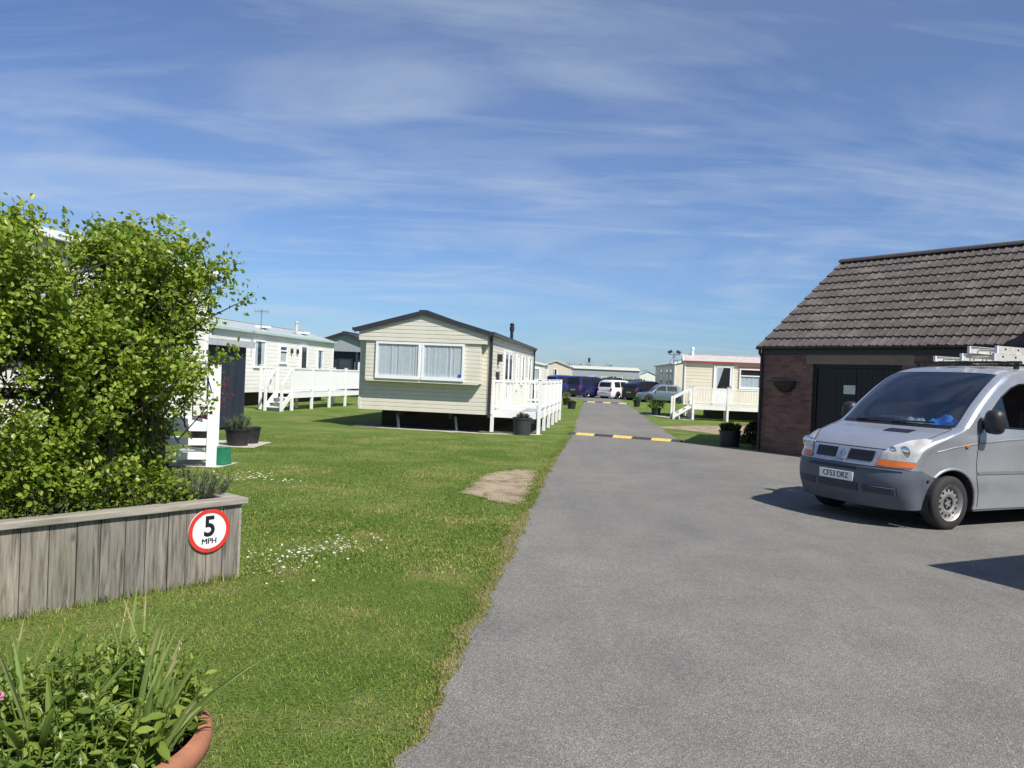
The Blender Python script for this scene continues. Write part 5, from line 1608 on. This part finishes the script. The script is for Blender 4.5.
# clutter on the dashboard
def cloth(name, label, cat, c, sx, sy, h, m_, seed):
    q = np.random.default_rng(seed); n = 15; mb = MB()
    ph = q.uniform(0, 6, 8); vs = []
    for j in range(n):
        for i in range(n):
            a, b = i / (n - 1) * 2 - 1, j / (n - 1) * 2 - 1
            e = max(0, 1 - max(abs(a), abs(b)) ** 4)
            z = h * e * (.45 + .3 * math.sin(4 * a + ph[0] + 2 * b) + .25 * math.sin(6 * b + ph[1] - 3 * a) + .15 * math.sin(11 * a + 9 * b + ph[2]))
            vs.append((a * sx * (1 + .15 * math.sin(3 * b + ph[3])), b * sy * (1 + .15 * math.sin(4 * a + ph[4])), max(.002, z)))
    mb.add(vs, [(j * n + i, j * n + i + 1, (j + 1) * n + i + 1, (j + 1) * n + i) for j in range(n - 1) for i in range(n - 1)])
    o = mb.build(name, m_, None, smooth=True, recalc=False)
    o.location = VT @ Vector(c); o.rotation_euler = (0, 0, VA)
    return tag(o, label, cat)
cloth('blue_cloth', 'crumpled bright blue cloth on the van dashboard', 'cloth', (1.34, -.48, 1.225), .17, .27, .13, M('blue_fabric', (.02, .22, .75), .7, .15, 14), 3)
cloth('grey_gloves', 'pale grey rag on the van dashboard beside the blue cloth', 'rag', (1.28, -.06, 1.225), .13, .16, .09, M('grey_fabric', (.35, .40, .38), .8, .3, 18), 5)
pp = MB(); pp.box((0, 0, .004), (.20, .30, .003)); pp.box((.05, .1, .008), (.2, .28, .003), .3)
o = pp.build('papers', M('white_paper', (.75, .80, .85), .7, .04, 10), None); o.location = VT @ Vector((1.32, .30, 1.235)); o.rotation_euler = (0, 0, VA + .3)
tag(o, 'loose white papers on the far half of the van dashboard', 'paper')


# ------------------------------------------------------------------ parked cars
def car(name, label, loc, rz, L, W, H, paint, style, plate=PLATEY, privacy=False):
    """nose towards -x, tail at x = L; every panel a mesh of its own"""
    th = thing(name, label, 'car', (*loc, 0), rz)
    hb = {'mpv': .56, 'estate': .60, 'hatch': .60, 'van': .52}[style] * H
    if style == 'mpv': st = [(0, .72, .0), (.04, .86, .0), (.20, .93, .0), (.26, .95, .05), (.42, 1, .93), (.55, 1, 1), (.86, 1, .97), (.955, .98, .80), (.99, .96, .05), (1, .9, 0)]
    elif style == 'van': st = [(0, .74, .0), (.05, .9, .0), (.17, .95, .0), (.22, .96, .05), (.36, 1, .92), (.46, 1, 1), (.95, 1, .98), (.985, .99, .90), (.995, .97, .05), (1, .94, 0)]
    elif style == 'estate': st = [(0, .72, .0), (.04, .85, .0), (.24, .92, .0), (.29, .94, .03), (.44, 1, .92), (.54, 1, 1), (.84, 1, .93), (.95, .97, .55), (.985, .96, .05), (1, .9, 0)]
    else: st = [(0, .70, .0), (.05, .86, .0), (.20, .92, .0), (.25, .95, .04), (.42, 1, .92), (.54, 1, 1), (.82, 1, .93), (.95, .98, .45), (.985, .97, .05), (1, .88, 0)]
    r0 = .19 * (H / 1.5) ** .3
    rings = []
    for (t, wz, ca) in st:
        x = t * L; w_ = W / 2 * (1 - .16 * (1 - min(1, t / .12)) ** 2 - .10 * max(0, (t - .93) / .07) ** 2)
        zb = hb * wz; zr = zb + (H - hb * wz) * ca if ca > .04 else zb + .012
        wr = w_ * (1 - .20 * min(1, ca + .15))
        rings.append([(x, -w_ * .95, .20), (x, -w_, .42), (x, -w_, zb - .10), (x, -w_ * .975, zb), (x, -wr, zr - .03 * (ca > .3)), (x, -wr * .72, zr + .015 * (ca > .3)),
                      (x, wr * .72, zr + .015 * (ca > .3)), (x, wr, zr - .03 * (ca > .3)), (x, w_ * .975, zb), (x, w_, zb - .10), (x, w_, .42), (x, w_ * .95, .20)])
    n = 12; m = MB(); vs = [p for rg in rings for p in rg]
    fs = [(i * n + k, i * n + (k + 1) % n, (i + 1) * n + (k + 1) % n, (i + 1) * n + k) for i in range(len(rings) - 1) for k in range(n)] + [tuple(range(n)), tuple(range((len(rings) - 1) * n, len(rings) * n))[::-1]]
    m.add(vs, fs); m.build('body', paint, th, smooth=True, angle=32)

    def lerpring(t, k):
        ts = [s[0] for s in st]
        for i in range(len(ts) - 1):
            if ts[i] <= t <= ts[i + 1]:
                f = (t - ts[i]) / (ts[i + 1] - ts[i]); return Vector(rings[i][k]).lerp(Vector(rings[i + 1][k]), f)
    gm = BLK
    for s, kb, kt in ((-1, 3, 4), (1, 8, 7)):
        spans = {'mpv': ((.33, .50), (.52, .70), (.72, .90)), 'van': ((.27, .44), (.47, .68), (.71, .93)), 'estate': ((.36, .52), (.54, .71), (.73, .87)), 'hatch': ((.34, .56), (.585, .80))}[style]
        for a, b in spans:
            pts = []
            for t in lin(a, b, 4): pts.append(lerpring(t, kb).lerp(lerpring(t, kt), .12))
            for t in lin(b, a, 4): pts.append(lerpring(t, kb).lerp(lerpring(t, kt), .84))
            w2 = MB(); w2.prism([p + Vector((0, s * .004, 0)) for p in pts], (0, s * .006, .003)); w2.build('side_window', gm, th)
    def band(i, j, k0, k1, off, lo=.12, hi=.88, ins=.08):
        a0, a1, b0, b1 = Vector(rings[i][k0]), Vector(rings[i][k1]), Vector(rings[j][k0]), Vector(rings[j][k1])
        c = [a0.lerp(b0, lo).lerp(a1.lerp(b1, lo), ins), a0.lerp(b0, lo).lerp(a1.lerp(b1, lo), 1 - ins), a0.lerp(b0, hi).lerp(a1.lerp(b1, hi), 1 - ins), a0.lerp(b0, hi).lerp(a1.lerp(b1, hi), ins)]
        return [p + Vector((off, 0, .006)) for p in c]
    m = MB(); m.prism(band(3, 4, 4, 7, -.012), (-.004, 0, .004)); m.build('windscreen', gm, th)
    ri = len(st) - 3
    m = MB(); m.prism(band(ri, ri + 1, 4, 7, .014, .10, .80), (.004, 0, .004)); m.build('rear_window', gm, th)
    zt = hb * .86
    for s in (-1, 1):
        MB().box((L - .03, s * W * .41, zt), (.10, .17, .24 if style != 'van' else .4)).build('tail_light', REDLENS, th, bevel=.02)
        MB().box((.10, s * W * .33, hb * .68), (.2, .28, .13)).build('headlight', LENS, th, bevel=.03)
    m = MB(); m.box((L + .0, 0, .42), (.09, W * .9, .30)); m.build('rear_bumper', paint, th, bevel=.03)
    m = MB(); m.box((L + .05, 0, .66 if style != 'hatch' else .5), (.012, .52, .115)); m.build('number_plate', plate, th)
    m = MB(); m.box((.0, 0, .40), (.10, W * .82, .26)); m.build('front_bumper', paint, th, bevel=.03)
    m = MB(); m.bb(.2, L - .2, -W * .40, W * .40, .16, .21); m.build('underbody', CHASSIS, th)
    r = .31 * (H / 1.5) ** .35
    for cx in (.185 * L, .80 * L):
        for s in (-1, 1):
            a = MB(); a.lathe([(0, s * (W / 2 + .001)), (r * 1.14, s * (W / 2 + .001)), (r * 1.14, s * (W / 2 - .2)), (0, s * (W / 2 - .2))], c=(cx, 0, r), n=24, axis='y'); a.build('wheel_arch', BLK, th)
            wheel(th, (cx, s * (W / 2 - .085), r), s, r, .19, CHROME if style != 'hatch' else RIM, full=False)
    for s in (-1, 1):
        MB().box((.335 * L, s * (W / 2 + .06), hb + .05), (.10, .16, .11)).build('mirror', paint, th, bevel=.02)
        MB().box((.60 * L, s * (W / 2 + .006), hb * .84), (.16, .02, .03)).build('door_handle', paint, th)
    return th


BLUE = carpaint('blue_paint', (.012, .03, .19), .2, .3, .8, .1); BLUE2 = carpaint('deep_blue_paint', (.008, .015, .085), .2, .3, .8, .1)
WHITEP = carpaint('white_paint', (.74, .74, .74), 0., .35, .6, .1); NAVYP = carpaint('navy_paint', (.008, .012, .032), .3, .3, .8, .1)
PALEBL = carpaint('pale_blue_paint', (.15, .19, .215), .45, .35, .6, .1)
# tail towards the lane, nose away to the right: rz turns the tail (+x) to face left and near
TA = R(218)
def tailcar(name, label, tail_near, rz, L, W, H, paint, style, **k):
    c, s = math.cos(rz), math.sin(rz)
    # tail_near is the ground point under the middle of the tail
    return car(name, label, (tail_near[0] - c * L, tail_near[1] - s * L), rz, L, W, H, paint, style, **k)
tailcar('estate_car', 'bright blue car mostly hidden behind the white deck railing', (3.45, 71.5), R(218), 4.4, 1.8, 1.9, BLUE, 'mpv')
tailcar('people_carrier', 'dark blue van bodied car with tail lights between the blue and white cars', (5.35, 67.0), R(222), 4.2, 1.82, 1.86, BLUE2, 'van')
tailcar('people_carrier', 'white people carrier parked among the dark cars', (8.05, 66.8), R(224), 4.2, 1.74, 1.64, WHITEP, 'mpv', plate=PLATEW)
tailcar('off_road_car', 'navy estate car with yellow rear plate beside the white one', (9.85, 64.6), R(216), 4.7, 1.88, 1.66, NAVYP, 'estate')
car('hatchback', 'pale blue grey hatchback side on before the shaded caravan', (10.05, 60.9), R(4), 3.6, 1.64, 1.46, PALEBL, 'hatch')
# ------------------------------------------------------------------ speed bumps
YEL = M('yellow_rubber', (.64, .46, .11), .75, .12, 12, stain=(.22, .18, .10), sfac=.5)
BKR = M('black_rubber', (.035, .035, .036), .8, .2, 12, stain=(.12, .115, .11), sfac=.5)
def speed_bump(label, a, b, seq):
    a = Vector((*a, .008)); b = Vector((*b, .008)); d = (b - a); L = d.length; rz = math.atan2(d.y, d.x)
    th = thing('speed_bump', label, 'speed bump', a, rz, 'speed bumps across the lane')
    tot = sum(w_ for _, w_ in seq); x = 0
    for c, w_ in seq:
        l = w_ / tot * L
        m = MB(); prof = [(-.17, 0), (-.155, .012), (-.09, .045), (-.03, .056), (.03, .056), (.09, .045), (.155, .012), (.17, 0)]
        m.prism([(x + .004, y, z) for y, z in prof], (l - .008, 0, 0))
        sg_ = m.build('yellow_segment' if c else 'black_segment', YEL if c else BKR, th)
        if l > .3:
            q = MB()
            for f in (.25, .75): q.lathe([(0, .0575), (.02, .0575), (.02, .055), (0, .055)], c=(x + l * f, 0, 0), n=8)
            q.build('bolt', STEEL, sg_)
        x += l
speed_bump('yellow and black speed bump nearest the forecourt', (1.72, 22.35), (4.72, 21.05), [(0, .45), (1, 1), (0, 1), (1, 1), (0, 1), (1, 1), (0, .5)])
speed_bump('yellow and black speed bump far down the lane before the parked cars', (5.1, 54.2), (8.2, 53.6), [(0, .5), (1, 1), (0, 1), (1, 1), (0, 1), (1, 1), (0, .25)])

# ------------------------------------------------------------------ pots, tubs and plants
GREENLEAF = leafmat('shrub_leaf', (.04, .085, .012), (.085, .15, .02), (.15, .21, .04), .35, .45)
YELLEAF = leafmat('yellow_green_leaf', (.12, .17, .02), (.21, .26, .04), (.30, .32, .06), .35, .45)
DARKLEAF = leafmat('dark_leaf', (.018, .035, .010), (.04, .065, .015), (.07, .09, .03), .3, .5)
REDLEAF = leafmat('red_leaf', (.16, .022, .018), (.28, .035, .028), (.36, .10, .05), .35, .45)


def pot(label, c, r, h, mat_=BLACKPOT, scale=(1, 1), rz=0, name='plant_pot', group=None, taper=.78):
    th = thing(name, label, 'plant pot', (*c, .0), rz, group)
    m = MB(); m.lathe([(0, .0), (r * taper, 0), (r * .97, h * .9), (r * 1.04, h * .905), (r * 1.05, h), (r * .97, h), (r * .92, h * .86)], n=32, scale=scale)
    m.build('body', mat_, th, smooth=True, angle=40)
    s = MB(); s.lathe([(0, h * .87), (r * .925, h * .86)], n=28, scale=scale); s.build('soil', SOILDARK, th)
    return th


pot('wide black tub holding lavender on the paving by the shed', (-5.42, 15.3), .24, .34, scale=(1.05, .9))
needles('lavender_plant', 'grey lavender growing in the wide black tub by the shed', 'plant', (-5.42, 15.3, .28), .30, .34, 1800, GREYLEAF, .06, .009, 15)
pot('smaller black pot just behind the lavender tub', (-5.36, 15.85), .21, .34)
pot('black pot of a red leaved shrub behind the white steps', (-5.95, 14.9), .24, .36)
def red_shrub():
    q = random.Random(77); th = thing('red_shrub', 'sparse red leaved shrub against the navy shed', 'shrub', (-5.95, 14.9, .31)); O, D, N, S = [], [], [], []; s = MB()
    for k in range(13):
        a = q.uniform(0, 6.28); b = Vector((q.gauss(0, .04), q.gauss(0, .04), 0)); h = q.uniform(.6, 1.25); ln = q.uniform(.1, .5)
        pts = [b + Vector((math.cos(a) * ln * t ** 1.4, math.sin(a) * ln * t ** 1.4, h * t)) for t in lin(0, 1, 6)]
        s.tube(pts, [.008 - .005 * t for t in lin(0, 1, 6)], 5)
        for e in range(44):
            t = q.uniform(.3, 1) ; i = min(5, int(t * 6)); p = pts[i].lerp(pts[i + 1], t * 6 - i) if i < 6 else pts[-1]
            O.append(p + Vector((q.gauss(0, .05), q.gauss(0, .05), q.gauss(0, .03)))); D.append((q.gauss(0, 1), q.gauss(0, 1), q.gauss(-.1, .4))); N.append((q.gauss(0, .4), q.gauss(0, .4), 1)); S.append(q.uniform(.045, .08))
    O, D, N, S = map(np.array, (O, D, N, S)); X, Y, Z = frames(D, N, S, S * .6)
    scatter('foliage', LEAF_SV, LEAF_SF, O, X, Y, Z, REDLEAF, th); s.build('stems', M('red_stem', (.14, .04, .03), .7), th)
red_shrub()
gb = thing('green_tub', 'green plastic tub at the foot of the white step post', 'tub', (-4.62, 12.30, .01), -.15)
gb.scale = (.74, .8, .95)
m = MB(); m.prism([(-.17, -.15, 0), (.17, -.15, 0), (.17, .15, 0), (-.17, .15, 0)], (0, 0, .02))
for sx, sy, wx, wy in ((-1, 0, .02, .3), (1, 0, .02, .3), (0, -1, .34, .02), (0, 1, .34, .02)):
    x, y = sx * .165, sy * .145
    vs = []
    for z, k in ((.02, 1), (.27, .86)):
        for ux, uy in ((-1, -1), (1, -1), (1, 1), (-1, 1)): vs.append(((x * k + ux * wx / 2 * k), (y * k + uy * wy / 2 * k), z))
    m.add(vs, [(3, 2, 1, 0), (4, 5, 6, 7), (0, 1, 5, 4), (1, 2, 6, 5), (2, 3, 7, 6), (3, 0, 4, 7)])
GT = M('green_plastic', (.02, .19, .10), .4, .1, 8)
m.build('body', GT, gb)
m = MB(); m.box((0, 0, .281), (.31, .28, .022)); m.build('lid', GT, gb, bevel=.006)
pot('dark barrel planter in front of the white deck by the bay window caravan', (.33, 21.35), .265, .48, M('dark_grey_pot', (.034, .036, .042), .6, .15, 7), taper=.86)
needles('heather_plant', 'dry looking heather in the barrel planter by the deck', 'plant', (.33, 21.35, .41), .24, .2, 1300, DARKLEAF, .05, .01, 22)
pot('black pot of yellow green shrub at the lane edge past the deck', (3.35, 46.6), .24, .40)
leafy('small_shrub', 'yellow green shrub in the black pot at the lane edge', 'shrub', (3.35, 46.6, .33), .30, .42, 600, .06, YELLEAF, seed=71)
pot('empty looking dark pot beside the yellow green shrub', (3.23, 41.0), .25, .40)
leafy('small_shrub', 'low dark plant in the dark pot beside the yellow green one', 'shrub', (3.23, 41.0, .33), .20, .10, 160, .06, DARKLEAF, seed=72)
pot('black pot with a spiky plant by the pale blue hatchback', (7.95, 48.6), .23, .42)
leafy('small_shrub', 'green shrub in the black pot by the pale blue hatchback', 'shrub', (7.95, 48.6, .35), .24, .26, 300, .07, GREENLEAF, seed=73)
pot('black pot with a big leafy plant beside the deck steps', (7.03, 37.2), .24, .38)
leafy('small_shrub', 'big green leafy plant in the black pot beside the deck steps', 'shrub', (7.03, 37.2, .31), .42, .38, 420, .13, GREENLEAF, aspect=.45, seed=74)
pot('black tub of dark heather on the grass beside the brick garage', (5.82, 20.32), .27, .42, scale=(1.05, .9), taper=.9)
needles('heather_plant', 'dark heather filling the tub beside the brick garage', 'plant', (5.82, 20.32, .34), .33, .28, 4200, DARKLEAF, .07, .014, 23)
leafy('wall_shrub', 'dark green shrub growing at the corner of the brick garage', 'shrub', (6.42, 20.15, 0), .36, .66, 2200, .065, DARKLEAF, seed=75, dome=True)

# small weeds along the tarmac edge and the planter foot
wd = sample(260, (-4.9, -2.0), (3.2, 5.9)); q2 = (wd - PC) @ PN
wd = PC - PD * rng.uniform(0, 3.4, 900)[:, None] + PN * np.abs(rng.normal(.01, .03, 900))[:, None]
blades('grass', wd, .03, .10, .005, BL, .6)

# ------------------------------------------------------------------ path slabs by the right deck
sheet('deck_path', wobble([(6.45, 38.0), (7.0, 38.3), (8.1, 34.3), (7.9, 33.7), (7.55, 33.7)], .6, .03, True, 4), .010, SLAB)

# ------------------------------------------------------------------ masts and aerials
def aerial(label, c, z0, z1, wdt=.7, name='tv_aerial'):
    th = thing(name, label, 'aerial', (*c, z0))
    m = MB(); m.tube([(0, 0, 0), (0, 0, z1 - z0)], .018, 8); m.build('pole', STEEL, th)
    m = MB(); h = z1 - z0 - .08
    m.tube([(-wdt / 2, -.1, h), (wdt / 2, .1, h)], .012, 6)
    for k in range(6):
        x = -wdt / 2 + wdt * (k + .5) / 6; m.tube([(x, -.1 + .2 * (k + .5) / 6, h - .10), (x, -.1 + .2 * (k + .5) / 6, h + .10)], .008, 5)
    m.build('antenna', STEEL, th)
    return th
aerial('tv aerial on a thin pole above the green gutter caravan', (-9.62, 29.2), 2.95, 3.75, .5)
th = thing('floodlight_mast', 'pole with two black lamp heads beside the pale shaded caravan', 'mast', (12.95, 61.9, 0))
m = MB(); m.tube([(0, 0, 0), (0, 0, 4.05)], .045, 8); m.tube([(-.42, 0, 3.9), (.42, 0, 3.9)], .03, 6); m.tube([(-.42, 0, 3.1), (0, 0, 3.9), (.42, 0, 3.1)], .026, 6); m.build('pole', STEEL, th)
for s in (-1, 1):
    m = MB(); m.box((s * .34, -.05, 4.1), (.33, .24, .22), 0, 0, Matrix.Rotation(R(25 * s), 3, 'Y')); m.build('lamp_head', BLACKP, th, bevel=.02)
th = thing('lamp_post', 'slim grey lamp post rising behind the long grey building', 'lamp post', (10.0, 101, 0))
m = MB(); m.tube([(0, 0, 0), (0, 0, 3.9)], [.07, .05], 8); m.build('pole', STEEL, th)
m = MB(); m.box((0, 0, 4.15), (.28, .28, .6)); m.build('lamp', BLACKP, th, bevel=.04)

# ------------------------------------------------------------------ far hedge and trees
def hedge(label, x0, x1, y, h, d, n, m_, seed):
    th = thing('hedge', label, 'hedge', ((x0 + x1) / 2, y, 0)); nr = np.random.default_rng(seed); w_ = (x1 - x0) / 2
    O = np.column_stack([nr.uniform(-w_, w_, n), nr.uniform(-d / 2, d / 2, n), nr.uniform(.05, 1, n) ** .8 * h])
    O[:, 2] *= .88 + .14 * np.sin(O[:, 0] * 1.3 + 1) * np.sin(O[:, 0] * .47)
    D = nr.normal(0, 1, (n, 3)); S = nr.uniform(.14, .30, n); X, Y, Z = frames(D, nr.normal(0, 1, (n, 3)) + [0, -.5, .6], S, S * .8)
    scatter('foliage', LEAF_SV, LEAF_SF, O, X, Y, Z, m_, th)
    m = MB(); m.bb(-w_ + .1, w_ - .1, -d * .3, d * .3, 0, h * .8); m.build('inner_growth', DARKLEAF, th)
hedge('dark clipped hedge behind the white and navy cars', 9.6, 17.2, 86.5, 1.95, 1.2, 5200, DARKLEAF, 3)
def tree(label, c, h, r, seed, m_=DARKLEAF):
    q = random.Random(seed); nr = np.random.default_rng(seed); th = thing('broadleaf_tree', label, 'tree', (*c, 0), 0, 'trees on the skyline')
    s = MB(); s.tube([(0, 0, 0), (.1, 0, h * .35), (0, .1, h * .7)], [.2, .14, .06], 8)
    for k in range(6):
        a = q.uniform(0, 6.28); s.tube([(.05, 0, h * .35), (math.cos(a) * r * .4, math.sin(a) * r * .4, h * .6), (math.cos(a) * r * .7, math.sin(a) * r * .7, h * .78)], [.09, .06, .03], 6)
    s.build('trunk', BARK, th)
    O = []
    for k in range(26):
        a = q.uniform(0, 6.28); u = q.random() ** .5; z = h * (.42 + .5 * q.random()); c0 = np.array([math.cos(a) * r * u * .8, math.sin(a) * r * u * .8, z])
        O.append(c0 + nr.normal(0, r * .16, (90, 3)))
    O = np.vstack(O); n = len(O); S = nr.uniform(.2, .4, n); X, Y, Z = frames(nr.normal(0, 1, (n, 3)), nr.normal(0, 1, (n, 3)) + [0, 0, .8], S, S * .8)
    scatter('crown', LEAF_SV, LEAF_SF, O, X, Y, Z, m_, th)
for k, (x, y, h, r, lab) in enumerate([(9.2, 150, 4.2, 2.0, 'small round tree on the skyline just left of the lamp post'), (13.5, 150, 4.0, 3.0, 'broad tree on the skyline just right of the lamp post'),
                                       (19.0, 152, 3.9, 2.6, 'low tree on the skyline above the roof of the grey building'), (30.5, 150, 3.9, 2.2, 'small tree showing above the white gable caravan')]):
    tree(lab, (x, y), h, r, 80 + k)
